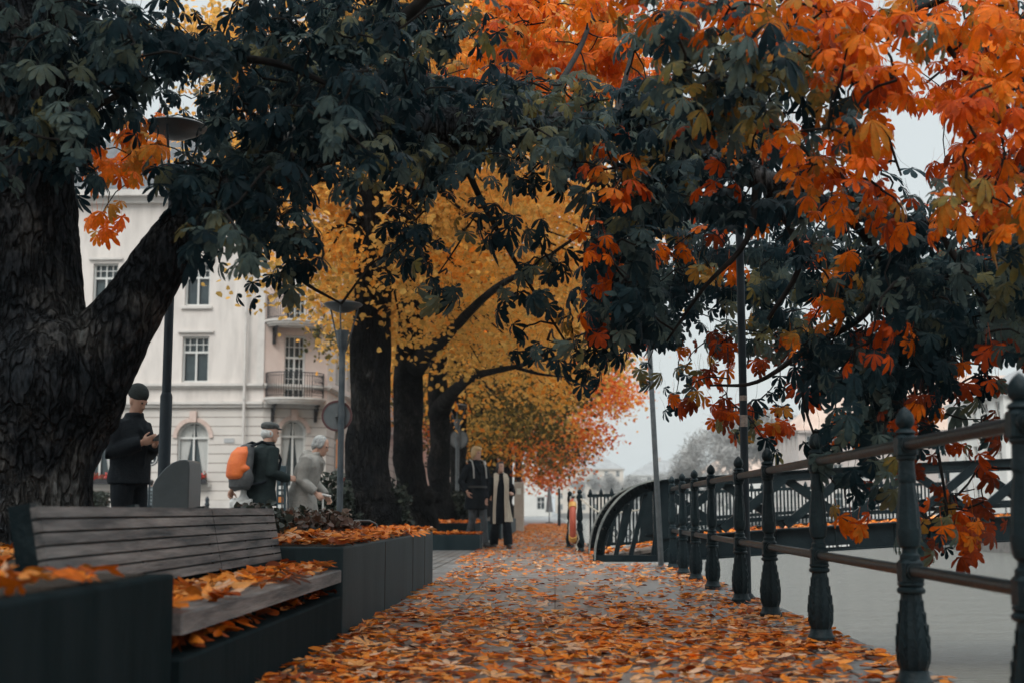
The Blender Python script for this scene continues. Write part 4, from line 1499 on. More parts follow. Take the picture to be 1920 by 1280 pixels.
def shrub(label, x, y, z, r, h, n, tm, ts, seed, leaf=0.07, m=None):
    rd = np.random.default_rng(seed)
    t = thing("shrub", label, "shrub", (x, y, z), "shrubs in the planters")
    k = MB()
    for _ in range(9):
        a, q = rd.uniform(0, 6.28), rd.uniform(0.3, 0.9)
        k.tube([(x, y, z), (x + r * q * 0.5 * math.cos(a), y + r * q * 0.5 * math.sin(a), z + h * 0.5), (x + r * q * math.cos(a), y + r * q * math.sin(a), z + h * 0.85)], [0.012, 0.008, 0.004], 5, cap=False)
    k.build("stems", M_TWIG, t)
    v = rd.normal(0, 1, (n, 3))
    v /= np.linalg.norm(v, axis=1, keepdims=True)
    lm = np.array([1 + 0.35 * noise.noise(Vector(q * 2) + Vector((seed, 0, 0))) for q in v])
    v *= (rd.random(n) ** 0.5 * lm)[:, None]
    pos = np.array([x, y, z + h * 0.5]) + v * np.array([r, r, h * 0.55])
    pos[:, 2] = np.maximum(pos[:, 2], z + 0.01)
    scatter("foliage", m or M_SHRUB, t, [(LIND[0], LIND[1], frames(rd.normal(0, 0.7, (n, 3)) + np.array([0, -0.3, 0.8]), rd.normal(0, 1, (n, 3)), leaf * rd.uniform(0.6, 1.4, n)), pos, np.clip(rd.normal(tm, ts, n), 0, 1))])


shrub("dark green low shrub right behind the end of the bench back", -2.05, 9.2, PZ, 0.24, 0.24, 500, 0.35, 0.2, 1, 0.055)
shrub("reddish brown low shrub at the foot of the grey lamp post", -1.75, 10.3, PZ, 0.26, 0.2, 500, 0.8, 0.12, 2, 0.05)
shrub("brownish shrub between the two low shrubs on the long planter", -1.95, 9.9, PZ, 0.26, 0.2, 450, 0.7, 0.16, 3, 0.05)
shrub("grey-leaved plant at the left end of the bench back", -1.85, 3.7, PZ, 0.13, 0.28, 260, 0.9, 0.2, 4, 0.06)
shrub("big dark rounded bush left of the nearest linden trunk", -3.35, 20.0, 0.0, 0.42, 1.2, 2400, 0.1, 0.1, 5, 0.07)
shrub("dark bush between the first and second linden trunks", -2.55, 20.9, 0.0, 0.36, 1.1, 1800, 0.1, 0.1, 6, 0.07)
shrub("dark clipped bush at the foot of the third linden", -2.3, 32.2, 0.43, 0.34, 0.7, 1200, 0.12, 0.12, 7, 0.08)
hp = thing("box_hedge", "small clipped box hedge in a planter left of the phone man", "hedge", tuple(P(180, 957, 38.0)))
q = P(180, 957, 38.0)
hp.location = (q.x, q.y, 0)
k = MB()
k.cbox(q.x - 0.3, q.x + 0.3, 37.7, 38.3, 0, 0.5, 0.02)
k.build("planter_box", M_STONE, hp)
rd = np.random.default_rng(5)
pos = np.column_stack([rd.uniform(-0.32, 0.32, 1500) + q.x, rd.uniform(-0.32, 0.32, 1500) + 38, rd.uniform(0.5, 1.22, 1500)])
scatter("foliage", M_SHRUB, hp, [(LIND[0], LIND[1], frames(rd.normal(0, 1, (1500, 3)), rd.normal(0, 1, (1500, 3)), rd.uniform(0.06, 0.11, 1500)), pos, np.clip(rd.normal(0.35, 0.15, 1500), 0, 1))])
k = MB()
c0 = P(680, 978, 11.6)
k.tube([(c0.x - 0.13, 11.6, PZ), (c0.x - 0.12, 11.6, PZ + 0.09), (c0.x - 0.06, 11.6, PZ + 0.11), (c0.x + 0.06, 11.6, PZ + 0.11), (c0.x + 0.12, 11.6, PZ + 0.08), (c0.x + 0.14, 11.6, PZ)], 0.009, 8)
tag(k.build("hoop_guard", M_STEEL, None, True, loc=(c0.x, 11.6, PZ)), "low bent metal hoop among the leaves on the long planter", "hoop guard")

# ------------------------------------------------------------------ buildings
M_PLASTER = mat("cream_plaster", (0.44, 0.405, 0.38), (0.61, 0.565, 0.53), 1.6, 0.85, 0.1, 30, stretch=(1.6, 1.6, 0.35), lo=0.22, hi=0.6)
M_PINK = mat("pink_plaster", (0.50, 0.395, 0.35), (0.58, 0.475, 0.425), 1.4, 0.85, 0.1, 30)
M_TRIM = mat("trim_plaster", (0.48, 0.455, 0.43), (0.57, 0.54, 0.51), 3, 0.8)
M_FRAME = mat("window_frame", (0.56, 0.56, 0.54), None, 1, 0.5)
M_GLASS = mat("window_glass", (0.018, 0.03, 0.036), (0.045, 0.065, 0.07), 0.9, 0.1, spec=0.6)
M_CURTAIN = mat("curtain", (0.36, 0.37, 0.36), (0.5, 0.5, 0.48), 5, 0.9, stretch=(9, 9, 0.4))
M_ROOF = mat("slate_roof", (0.05, 0.055, 0.06), (0.1, 0.1, 0.105), 6, 0.7)
M_TILE = mat("orange_roof_tiles", (0.42, 0.29, 0.23), (0.5, 0.38, 0.31), 0.6, 0.85)
M_BRICK = mat("salmon_brick", (0.4, 0.34, 0.31), (0.48, 0.42, 0.39), 0.7, 0.9)
M_BALC = mat("balcony_iron", (0.012, 0.012, 0.015), None, 1, 0.5)


def rust_mat():
    m = mat("rusticated_plaster", (0.58, 0.56, 0.52), None, 1, 0.85)
    t = m.node_tree
    b = t.nodes["Principled BSDF"]
    co = t.nodes.new("ShaderNodeTexCoord")
    s = t.nodes.new("ShaderNodeSeparateXYZ")
    t.links.new(co.outputs["Object"], s.inputs[0])
    a = t.nodes.new("ShaderNodeMath")
    a.operation = 'MULTIPLY'
    a.inputs[1].default_value = 1 / 0.36
    t.links.new(s.outputs["Z"], a.inputs[0])
    f_ = t.nodes.new("ShaderNodeMath")
    f_.operation = 'FRACT'
    t.links.new(a.outputs[0], f_.inputs[0])
    r = t.nodes.new("ShaderNodeValToRGB")
    r.color_ramp.elements[0].position = 0.06
    r.color_ramp.elements[0].color = (0.22, 0.18, 0.16, 1)
    r.color_ramp.elements[1].position = 0.1
    r.color_ramp.elements[1].color = (0.54, 0.505, 0.47, 1)
    t.links.new(f_.outputs[0], r.inputs[0])
    n = t.nodes.new("ShaderNodeTexNoise")
    n.inputs["Scale"].default_value = 1.2
    n.inputs["Detail"].default_value = 6
    t.links.new(co.outputs["Object"], n.inputs["Vector"])
    mr = t.nodes.new("ShaderNodeMapRange")
    mr.inputs["To Min"].default_value = 0.82
    mr.inputs["To Max"].default_value = 1.14
    t.links.new(n.outputs["Fac"], mr.inputs["Value"])
    sc = t.nodes.new("ShaderNodeVectorMath")
    sc.operation = 'SCALE'
    t.links.new(r.outputs["Color"], sc.inputs[0])
    t.links.new(mr.outputs["Result"], sc.inputs["Scale"])
    t.links.new(sc.outputs["Vector"], b.inputs["Base Color"])
    bp = t.nodes.new("ShaderNodeBump")
    bp.inputs["Strength"].default_value = 0.8
    bp.inputs["Distance"].default_value = 0.03
    t.links.new(r.outputs["Color"], bp.inputs["Height"])
    t.links.new(bp.outputs[0], b.inputs["Normal"])
    return m


M_RUST = rust_mat()


class Wall:
    """a facade plane: org + u * a + z; outward normal n"""
    def __init__(s, org, end):
        s.o = Vector((org[0], org[1], 0))
        d = Vector((end[0], end[1], 0)) - s.o
        s.L = d.length
        s.u = d.normalized()
        s.n = Vector((s.u.y, -s.u.x, 0))

    def p(s, a, z, out=0.0):
        return s.o + s.u * a + s.n * out + Vector((0, 0, z))

    def panel(s, mb, z0, z1, ops, depth=0.24, out=0.0):
        us = sorted({0.0, s.L} | {v for o in ops for v in o[:2]})
        zs = sorted({z0, z1} | {v for o in ops for v in o[2:4]})
        for a, b in zip(us[:-1], us[1:]):
            for c, d in zip(zs[:-1], zs[1:]):
                if any(o[0] - 1e-6 <= a and b <= o[1] + 1e-6 and o[2] - 1e-6 <= c and d <= o[3] + 1e-6 for o in ops):
                    continue
                mb.add([s.p(a, c, out), s.p(b, c, out), s.p(b, d, out), s.p(a, d, out)], [(0, 1, 2, 3)])
        for o in ops:
            a, b, c, d = o[:4]
            if len(o) > 4 and o[4]:
                r = (b - a) / 2
                m = (a + b) / 2
                N = 14
                arc = [(m - r * math.cos(math.pi * i / N), d - r + r * math.sin(math.pi * i / N)) for i in range(N + 1)]
                for (u0, z_0), (u1, z_1) in zip(arc[:-1], arc[1:]):
                    mb.add([s.p(u0, z_0, out), s.p(u1, z_1, out), s.p(u1, d, out), s.p(u0, d, out)], [(0, 1, 2, 3)])
                    mb.add([s.p(u0, z_0, out), s.p(u0, z_0, out - depth), s.p(u1, z_1, out - depth), s.p(u1, z_1, out)], [(0, 1, 2, 3)])
                top = d - r
            else:
                top = d
                mb.add([s.p(a, d, out), s.p(a, d, out - depth), s.p(b, d, out - depth), s.p(b, d, out)], [(0, 1, 2, 3)])
            mb.add([s.p(a, c, out), s.p(a, c, out - depth), s.p(a, top, out - depth), s.p(a, top, out)], [(0, 1, 2, 3)])
            mb.add([s.p(b, c, out), s.p(b, top, out), s.p(b, top, out - depth), s.p(b, c, out - depth)], [(0, 1, 2, 3)])
            mb.add([s.p(a, c, out), s.p(b, c, out), s.p(b, c, out - depth), s.p(a, c, out - depth)], [(0, 1, 2, 3)])

    def bar(s, mb, a0, z0, a1, z1, w, th, out):
        """flat bar on the facade from (a0,z0) to (a1,z1)"""
        mb.beam(s.p(a0, z0, out), s.p(a1, z1, out), w, th, s.n)

    def band(s, mb, z0, z1, out0, out1, a0=0.0, a1=None):
        a1 = s.L if a1 is None else a1
        v = [s.p(a, z, o) for z in (z0, z1) for a, o in ((a0, out0), (a1, out0), (a1, out1), (a0, out1))]
        mb.add(v, [(0, 1, 2, 3), (7, 6, 5, 4), (3, 2, 6, 7), (0, 3, 7, 4), (1, 5, 6, 2)])


def window(parent, W, o, mull=2, transom=None, curtain=False, panes=(2, 1), name="window", dep=0.16):
    a, b, c, d = o[:4]
    arch = len(o) > 4 and o[4]
    fw = 0.07
    k = MB()
    top = d - ((b - a) / 2 if arch else 0)
    for x in (a + fw / 2, b - fw / 2):
        W.bar(k, x, c, x, top, fw, 0.06, -dep)
    W.bar(k, a + fw, c + fw / 2, b - fw, c + fw / 2, fw, 0.06, -dep)
    m = (a + b) / 2
    if arch:
        r = (b - a) / 2 - fw / 2
        for i in range(12):
            t0, t1 = math.pi * i / 12, math.pi * (i + 1) / 12
            W.bar(k, m - r * math.cos(t0), top + r * math.sin(t0), m - r * math.cos(t1), top + r * math.sin(t1), fw, 0.06, -dep)
    else:
        W.bar(k, a + fw, d - fw / 2, b - fw, d - fw / 2, fw, 0.06, -dep)
    tz = transom if transom else c + (d - c) * 0.66
    W.bar(k, a + fw, tz, b - fw, tz, fw * 1.1, 0.065, -dep)
    W.bar(k, m, c + fw, m, tz - 0.03, fw, 0.062, -dep)
    W.bar(k, m, tz + 0.03, m, (d - fw), fw * 0.6, 0.05, -dep)
    if not arch:
        for q in (0.25, 0.75):
            x = a + (b - a) * q
            W.bar(k, x, tz + 0.04, x, d - fw, 0.028, 0.04, -dep)
        zz = (tz + d) / 2
        W.bar(k, a + fw, zz, b - fw, zz, 0.028, 0.042, -dep)
        if name == "balcony_door":
            for q in (0.25, 0.75):
                x = a + (b - a) * q
                W.bar(k, x, c + fw, x, tz - 0.04, 0.03, 0.04, -dep)
            for q in (0.25, 0.5, 0.75):
                z_ = c + (tz - c) * q
                W.bar(k, a + fw, z_, b - fw, z_, 0.03, 0.042, -dep)
    w_ = k.build(name, M_FRAME, parent)
    g_ = MB()
    if arch:
        r = (b - a) / 2
        poly = [W.p(a, c, -dep - 0.1), W.p(b, c, -dep - 0.1)] + [W.p(m + r * math.cos(math.pi * i / 12), top + r * math.sin(math.pi * i / 12), -dep - 0.1) for i in range(13)]
    else:
        poly = [W.p(a, c, -dep - 0.1), W.p(b, c, -dep - 0.1), W.p(b, d, -dep - 0.1), W.p(a, d, -dep - 0.1)]
    g_.add(poly, [tuple(range(len(poly)))])
    g_.build("pane", M_GLASS, w_)
    if curtain:
        for s in (-1, 1):
            cu = MB()
            x0 = m + s * (b - a) * 0.44
            N = 14
            vs, fs = [], []
            for j in range(9):
                q = j / 8
                z = d - 0.12 - (d - 0.12 - c - 0.08) * q
                inn = m + s * (b - a) * (0.03 + 0.30 * q ** 1.1)
                zz = min(z, top + math.sqrt(max(0.0, ((b - a) / 2) ** 2 - ((b - a) * 0.42) ** 2)) if False else z)
                for i in range(N + 1):
                    x = x0 + (inn - x0) * i / N
                    if arch and zz > top:
                        rr = math.sqrt(max(0.0, ((b - a) / 2 - 0.02) ** 2 - (zz - top) ** 2))
                        x = max(m - rr, min(m + rr, x))
                    vs.append(W.p(x, zz, -dep - 0.06 + 0.02 * math.sin(i * 2.2)))
            for j in range(8):
                for i in range(N):
                    fs.append((j * (N + 1) + i, j * (N + 1) + i + 1, (j + 1) * (N + 1) + i + 1, (j + 1) * (N + 1) + i))
            cu.add(vs, fs)
            cu.build("curtain", M_CURTAIN, w_, True, 180)
    return w_


A_, B_ = (-11.44, 52.0), (-9.1, 53.0)
FR, CHM, SD = Wall((-34, 52.0), A_), Wall(A_, B_), Wall(B_, (-9.1, 80.0))
bld = thing("corner_building", "cream plaster corner house with two bowed iron balconies and arched ground-floor windows", "building", (-18, 58, 0))
HT = 13.4


def U(x):
    return x + 34.0


front_cols = [-14.18, -17.9]
side_cols = [2.6 + 2.9 * i for i in range(8)]
ops_g_f = [(U(x) - 0.62, U(x) + 0.62, 1.76, 4.15, True) for x in front_cols]
ops_1_f = [(U(x) - 0.53, U(x) + 0.53, 5.72, 7.53) for x in front_cols]
ops_2_f = [(U(x) - 0.5, U(x) + 0.5, 8.75, 10.48) for x in front_cols]
cm = CHM.L * 0.48
ops_g_c = [(cm - 0.5, cm + 0.5, 1.6, 4.25, True)]
ops_1_c = [(cm - 0.42, cm + 0.42, 5.06, 7.6)]
ops_2_c = [(cm - 0.42, cm + 0.42, 8.12, 10.6)]
ops_g_s = [(a - 0.6, a + 0.6, 1.76, 4.15, True) for a in side_cols]
ops_1_s = [(a - 0.5, a + 0.5, 5.9, 7.7) for a in side_cols]
ops_2_s = [(a - 0.5, a + 0.5, 8.8, 10.5) for a in side_cols]
k = MB()
for W, o1, o2 in ((FR, ops_1_f, ops_2_f), (SD, ops_1_s, ops_2_s)):
    W.panel(k, 4.9, 8.3, o1)
    W.panel(k, 8.3, HT, o2)
k.add([(-34, 52, 0), (-34, 80, 0), (-34, 80, HT), (-34, 52, HT)], [(3, 2, 1, 0)])
k.add([(-34, 80, 0), (-9.1, 80, 0), (-9.1, 80, HT), (-34, 80, HT)], [(3, 2, 1, 0)])
k.build("wall", M_PLASTER, bld)
k = MB()
CHM.panel(k, 4.9, 8.0, ops_1_c)
CHM.panel(k, 8.0, HT, ops_2_c)
tag(k.build("corner_wall", M_PINK, bld), "pink tinted narrow corner wall behind the balconies")
k = MB()
FR.panel(k, 1.1, 4.9, ops_g_f)
CHM.panel(k, 1.1, 4.9, ops_g_c)
SD.panel(k, 1.1, 4.9, ops_g_s)
k.build("ground_floor_wall", M_RUST, bld)
k = MB()
for W in (FR, CHM, SD):
    W.band(k, -0.02, 1.1, 0.0, 0.06)
    W.band(k, 4.72, 4.84, 0.0, 0.12)
    W.band(k, 4.84, 4.94, 0.0, 0.2)
    W.band(k, 5.48, 5.56, 0.0, 0.1)
    W.band(k, 5.56, 5.66, 0.0, 0.18)
    W.band(k, HT - 0.5, HT - 0.25, 0.0, 0.2)
    W.band(k, HT - 0.25, HT, 0.0, 0.45)
for x in front_cols:
    for o in ((U(x) - 0.53, U(x) + 0.53, 7.53), (U(x) - 0.5, U(x) + 0.5, 10.48)):
        FR.band(k, o[2] + 0.14, o[2] + 0.22, 0.0, 0.1, o[0] - 0.18, o[1] + 0.18)
    FR.band(k, 8.62, 8.72, 0.0, 0.1, U(x) - 0.62, U(x) + 0.62)
    FR.band(k, 1.62, 1.74, 0.0, 0.14, U(x) - 0.75, U(x) + 0.75)
FR.band(k, 5.66, HT - 0.5, 0.0, 0.05, FR.L - 0.28, FR.L)
for a in side_cols:
    SD.band(k, 7.85, 7.95, 0.0, 0.12, a - 0.66, a + 0.66)
    SD.band(k, 1.62, 1.74, 0.0, 0.14, a - 0.75, a + 0.75)
    SD.band(k, 4.94, HT - 0.5, 0.0, 0.08, a + 1.25, a + 1.65)
k.build("cornice", M_TRIM, bld)
M_PSTONE = mat("pink_stone", (0.48, 0.36, 0.31), (0.56, 0.44, 0.39), 4, 0.85)
for W, o in ((FR, ops_g_f[0]), (FR, ops_g_f[1]), (CHM, ops_g_c[0])):            # pink-edged arches with keystones
    k = MB()
    m_, r_, tp_ = (o[0] + o[1]) / 2, (o[1] - o[0]) / 2, o[3] - (o[1] - o[0]) / 2
    for i in range(14):
        t0, t1 = math.pi * i / 14, math.pi * (i + 1) / 14
        W.bar(k, m_ - (r_ + 0.1) * math.cos(t0), tp_ + (r_ + 0.1) * math.sin(t0), m_ - (r_ + 0.1) * math.cos(t1), tp_ + (r_ + 0.1) * math.sin(t1), 0.16, 0.07, 0.03)
    W.bar(k, m_, o[3] - 0.02, m_, o[3] + 0.42, 0.26, 0.18, 0.06)
    for an in ():
        W.bar(k, m_ + (r_ + 0.2) * math.cos(an), tp_ + (r_ + 0.2) * math.sin(an), m_ + (r_ + 0.62) * math.cos(an), tp_ + (r_ + 0.62) * math.sin(an), 0.15, 0.03, 0.012)
    k.build("arch_surround", M_PSTONE, bld)
k = MB()
k.add([(-34.3, 51.6, HT + .003), (-11.3, 51.6, HT + .003), (-8.7, 52.7, HT + .003), (-8.7, 80.3, HT + .003), (-34.3, 80.3, HT + .003),
       (-31, 55, HT + 3), (-13, 55, HT + 3), (-12, 56, HT + 3), (-12, 77, HT + 3), (-31, 77, HT + 3)],
      [(0, 1, 6, 5), (1, 2, 7, 6), (2, 3, 8, 7), (3, 4, 9, 8), (4, 0, 5, 9), (5, 6, 7, 8, 9), (4, 3, 2, 1, 0)])
k.build("roof", M_ROOF, bld)
k = MB()
k.tube([FR.p(U(-12.15), 0.2, 0.22), FR.p(U(-12.15), HT - 0.3, 0.22)], 0.055, 10)
for z in (5.0, 5.75, 8.4):
    k.tube([FR.p(U(-12.15), z, 0.22), FR.p(U(-12.15), z + 0.12, 0.22)], 0.075, 10)
k.build("downpipe", M_TRIM, bld, True, 40)
for o in ops_g_f:
    window(bld, FR, o, transom=3.53, curtain=True)
for o in ops_1_f + ops_2_f:
    window(bld, FR, o)
window(bld, CHM, ops_g_c[0], transom=3.6, curtain=True)
for o in ops_1_c + ops_2_c:
    window(bld, CHM, o, name="balcony_door")
for o in ops_g_s:
    window(bld, SD, o, transom=3.53)
for o in ops_1_s + ops_2_s:
    window(bld, SD, o)


def balcony(z0, h=0.95):
    hw, dp = 1.18, 0.95
    N = 18

    def pt(t, s=1.0, z=0.0):
        an = math.pi * t
        return CHM.p(cm - hw * s * math.cos(an), z, 0.02 + (dp * s * math.sin(an) ** 0.8 if 0 < t < 1 else 0))
    k = MB()
    for s, za, zb in ((1.0, z0, z0 + 0.09), (1.05, z0 + 0.09, z0 + 0.17), (0.94, z0 - 0.08, z0)):
        lo = [pt(i / N, s, za) for i in range(N + 1)]
        hi = [pt(i / N, s, zb) for i in range(N + 1)]
        n_ = N + 1
        k.add(lo + hi, [tuple(range(n_)), tuple(range(2 * n_ - 1, n_ - 1, -1))] + [(i + 1, i, n_ + i, n_ + i + 1) for i in range(N)])
    b_ = k.build("balcony", M_TRIM, bld)
    k = MB()
    for z, r in ((z0 + 0.2 + h, 0.022), (z0 + 0.26, 0.014), (z0 + 0.08 + h, 0.012)):
        k.tube([pt(i / N, 0.97, z) for i in range(N + 1)], r, 6)
    M_ = 34
    for i in range(M_ + 1):
        if 22 < i < 31:
            continue
        k.tube([pt(i / M_, 0.97, z0 + 0.15), pt(i / M_, 0.97, z0 + 0.2 + h)], 0.014, 4)
    for i in range(23, 31):                                      # scrollwork panel
        for zz in (0.45, 0.75, 0.98):
            c = pt(i / M_, 0.97, z0 + zz)
            tg = (pt((i + 1) / M_, 0.97, z0 + zz) - c).normalized()
            k.tube([c + tg * 0.08 * math.cos(q) + Vector((0, 0, 0.1 * math.sin(q))) for q in np.linspace(0, 5.2, 10)], 0.012, 4)
    k.build("iron_railing", M_BALC, b_)
    for s in (-1, 1):
        k = MB()
        a = cm + s * 0.86
        k.beam(CHM.p(a, z0 - 0.75, 0.06), CHM.p(a, z0 - 0.09, 0.06), 0.12, 0.1, CHM.n)
        k.beam(CHM.p(a, z0 - 0.13, 0.05), CHM.p(a, z0 - 0.13, 0.62), 0.1, 0.07)
        for c0, r in ((0.26, 0.17), (0.48, 0.09), (0.13, 0.1)):
            zc = z0 - 0.2 - r if c0 < 0.4 else z0 - 0.27
            if c0 == 0.13:
                zc = z0 - 0.6
            k.tube([CHM.p(a, zc + r * math.sin(q), c0 + r * math.cos(q)) for q in np.linspace(-2.4, 3.2, 14)], 0.022, 5)
        k.build("bracket", M_BALC, b_)


balcony(4.92)
balcony(7.98)

M_FLOWER = leaf_mat("flower", [(0, (0.03, 0.05, 0.02)), (0.45, (0.05, 0.08, 0.03)), (0.55, (0.5, 0.04, 0.04)), (0.85, (0.6, 0.08, 0.06)), (1, (0.6, 0.3, 0.25))], 0.2)


def flower_box(W, a, z, L, label):
    t = thing("flower_box", label, "flower box", tuple(W.p(a, z, 0.2)), "flower boxes under the arched windows")
    k = MB()
    W.band(k, z, z + 0.2, 0.145, 0.36, a - L / 2, a + L / 2)
    k.add([W.p(a - L / 2, z, 0.145), W.p(a + L / 2, z, 0.145), W.p(a + L / 2, z + 0.2, 0.145), W.p(a - L / 2, z + 0.2, 0.145)], [(3, 2, 1, 0)])
    k.build("box", M_BALC, t)
    n = 420
    rd = np.random.default_rng(int(a * 10))
    aa, zz, oo = rd.uniform(-L / 2, L / 2, n), z + 0.2 + np.abs(rd.normal(0, 0.09, n)), rd.uniform(0.14, 0.38, n)
    pos = np.array([list(W.p(a + q, w, e_)) for q, w, e_ in zip(aa, zz, oo)])
    scatter("flowers", M_FLOWER, t, [(LIND[0], LIND[1], frames(rd.normal(0, 1, (n, 3)), rd.normal(0, 1, (n, 3)), rd.uniform(0.06, 0.12, n)), pos, np.clip(rd.normal(0.62, 0.22, n), 0, 1))])


flower_box(FR, U(-14.18), 1.72, 1.3, "window box below the arched window right of the dark lamp post")
flower_box(FR, U(-17.9), 1.72, 1.3, "window box with red flowers left of the phone man")
flower_box(SD, side_cols[0], 1.72, 1.3, "window box of red flowers round the corner behind the elderly woman")
k = MB()
FR.bar(k, U(-12.95), 3.42, U(-12.55), 3.42, 0.17, 0.02, 0.02)
tag(k.build("wall_plate", mat("grey_plate", (0.3, 0.31, 0.32), (0.4, 0.4, 0.4), 20, 0.5), None, loc=tuple(FR.p(U(-12.75), 3.4, 0))), "small grey name plate on the cream wall left of the backpack man", "plate")


def house(label, x0, x1, y0, y1, h, rh, wm, rm, cols, rows, arches=False, white=0.0, face=('front', 'left'), name="building"):
    t = thing(name, label, "building", ((x0 + x1) / 2, (y0 + y1) / 2, 0))
    Fw, Lw, Rw = Wall((x0, y0), (x1, y0)), Wall((x0, y1), (x0, y0)), Wall((x1, y0), (x1, y1))
    k = MB()
    kb = MB()
    fh = h / rows
    todo = []
    for W, on in ((Fw, 'front' in face), (Lw, 'left' in face), (Rw, 'right' in face)):
        n = max(1, int(cols * W.L / Fw.L)) if on else 0
        for r in range(rows):
            ops = [(W.L * (i + 0.5) / n - fh * 0.17, W.L * (i + 0.5) / n + fh * 0.17, r * fh + fh * 0.28, r * fh + fh * 0.82, arches and r == 0) for i in range(n)]
            W.panel(kb if (white and r == 0) else k, r * fh, (r + 1) * fh, ops, 0.3)
            todo += [(W, o) for o in ops]
        W.band(k, h - 0.3, h, 0.0, 0.35)
    k.add([(x0, y1, 0), (x1, y1, 0), (x1, y1, h), (x0, y1, h)], [(3, 2, 1, 0)])
    k.build("wall", wm, t)
    if white:
        kb.build("ground_floor_wall", M_TRIM, t)
    k = MB()
    e_ = 0.4
    ix = min((x1 - x0), (y1 - y0)) * 0.42
    k.add([(x0 - e_, y0 - e_, h + .004), (x1 + e_, y0 - e_, h + .004), (x1 + e_, y1 + e_, h + .004), (x0 - e_, y1 + e_, h + .004), (x0 + ix, (y0 + y1) / 2, h + rh), (x1 - ix, (y0 + y1) / 2, h + rh)],
          [(0, 1, 5, 4), (1, 2, 5), (2, 3, 4, 5), (3, 0, 4), (3, 2, 1, 0)])
    rf = k.build("roof", rm, t)
    k = MB()
    cx = x0 + (x1 - x0) * 0.4
    k.box(cx, cx + 0.8, (y0 + y1) / 2 - 0.5, (y0 + y1) / 2 + 0.5, h + rh * 0.5, h + rh + 0.9)
    k.build("chimney", M_BRICK, rf)
    for W, o in todo:
        kk = MB()
        a, b, c, d = o[:4]
        fw = 0.08 * fh / 3
        for q in (a + fw / 2, b - fw / 2, (a + b) / 2):
            W.bar(kk, q, c, q, d - (0.0 if not o[4] else fw), fw, 0.06, -0.2)
        for q in (c + fw / 2, c + (d - c) * 0.6, d - fw / 2):
            W.bar(kk, a + fw, q, b - fw, q, fw, 0.063, -0.2)
        w_ = kk.build("window", M_FRAME, t)
        kk = MB()
        kk.add([W.p(a, c, -0.29), W.p(b, c, -0.29), W.p(b, d, -0.29), W.p(a, d, -0.29)], [(0, 1, 2, 3)])
        kk.build("pane", M_GLASS, w_)
    return t


M_PALE = mat("pale_render", (0.56, 0.55, 0.52), (0.64, 0.63, 0.6), 0.5, 0.9)
M_TAN = mat("tan_render", (0.5, 0.44, 0.38), (0.58, 0.52, 0.45), 0.5, 0.9)
M_PEACH = mat("peach_render", (0.55, 0.37, 0.29), (0.62, 0.44, 0.36), 0.5, 0.9)
M_GREYR = mat("grey_roof", (0.2, 0.2, 0.2), (0.28, 0.28, 0.28), 0.6, 0.8)
house("peach rendered house further down the street, glimpsed between lamp post and trunks", -24, -9.3, 88, 128, 13, 4, M_PEACH, M_ROOF, 4, 4, face=('front', 'right'))
house("pale house closing the far end of the path behind the parasol", -14, -0.4, 172, 190, 9, 4, M_PALE, M_ROOF, 5, 3, face=('front',))
house("tan house far beyond the end of the canal", 0.2, 22, 428, 445, 14, 5, M_TAN, M_GREYR, 6, 4, face=('front',))
house("low hazy house at the canal's end, above the bridge wheel", 24, 48, 426, 445, 12, 5, M_PALE, M_GREYR, 6, 3, face=('front',))
house("salmon brick waterside house with orange hipped roof and white arched ground floor", 33, 82, 182, 204, 11.5, 8.5, M_BRICK, M_TILE, 14, 3, True, 1.0)
house("long pale house with orange roof left of the brick one", 33, 60, 300, 318, 9, 5.5, M_PALE, M_TILE, 7, 3)
house("white waterside house with grey roof at the right edge of the picture", 37.4, 56, 112, 128, 10.5, 4, M_PALE, M_GREYR, 6, 3)

fb = thing("bank_railing", "long thin railing on the far canal bank seen through the bridge truss", "railing", (23.9, 150, 0))
k = MB()
for z in (0.5, 1.0):
    k.beam((23.9, 40, z), (23.9, 300, z), 0.05, 0.05)
k.build("rails", M_BALC, fb)
k = MB()
for i in range(66):
    k.beam((23.9, 40 + i * 4.0, 0), (23.9, 40 + i * 4.0, 1.1), 0.06, 0.06, (0, 1, 0))
tag(k.build("posts", M_BALC, fb), kind="stuff")

# ------------------------------------------------------------------ street things in the distance
t = thing("information_pillar", "pale brown pillar with a small white notice beyond the young woman", "pillar", (-1.17, 44.3, 0))
k = MB()
k.cbox(-1.33, -1.01, 44.1, 44.5, 0, 1.62, 0.02)
k.build("body", mat("pillar_wood", (0.4, 0.32, 0.26), (0.48, 0.4, 0.33), 3, 0.7), t)
k = MB()
k.box(-1.25, -1.1, 44.09, 44.098, 1.22, 1.42)
k.build("notice", mat("notice_paper", (0.7, 0.68, 0.6), None, 1, 0.8), t)
t = thing("parasol", "closed grey parasol standing at the far end of the path", "parasol", (-0.3, 75, 0))
k = MB()
k.lathe([(0.22, 0), (0.22, 0.05), (0.03, 0.07), (0.025, 2.05), (0.01, 2.1)], (-0.3, 75, 0), 10)
k.build("pole", M_STEEL, t)
k = MB()
k.lathe([(0.26, 0.62), (0.235, 0.7), (0.15, 1.4), (0.05, 1.98), (0.02, 2.02)], (-0.3, 75, 0), 24, 0.3, 6)
k.build("canopy", mat("parasol_cloth", (0.22, 0.24, 0.25), (0.28, 0.3, 0.31), 3, 0.9), t, True, 40)
k = MB()
k.lathe([(0.07, 0), (0.07, 0.9), (0.055, 0.95), (0.05, 1.6), (0.06, 1.62), (0.02, 1.7)], (0.2, 60, 0), 12)
tag(k.build("street_post", M_DARKPOLE, None, True, loc=(0.2, 60, 0)), "dark slender post on the far path left of the lifebuoy", "post")
c0 = P(388, 957, 45)
k = MB()
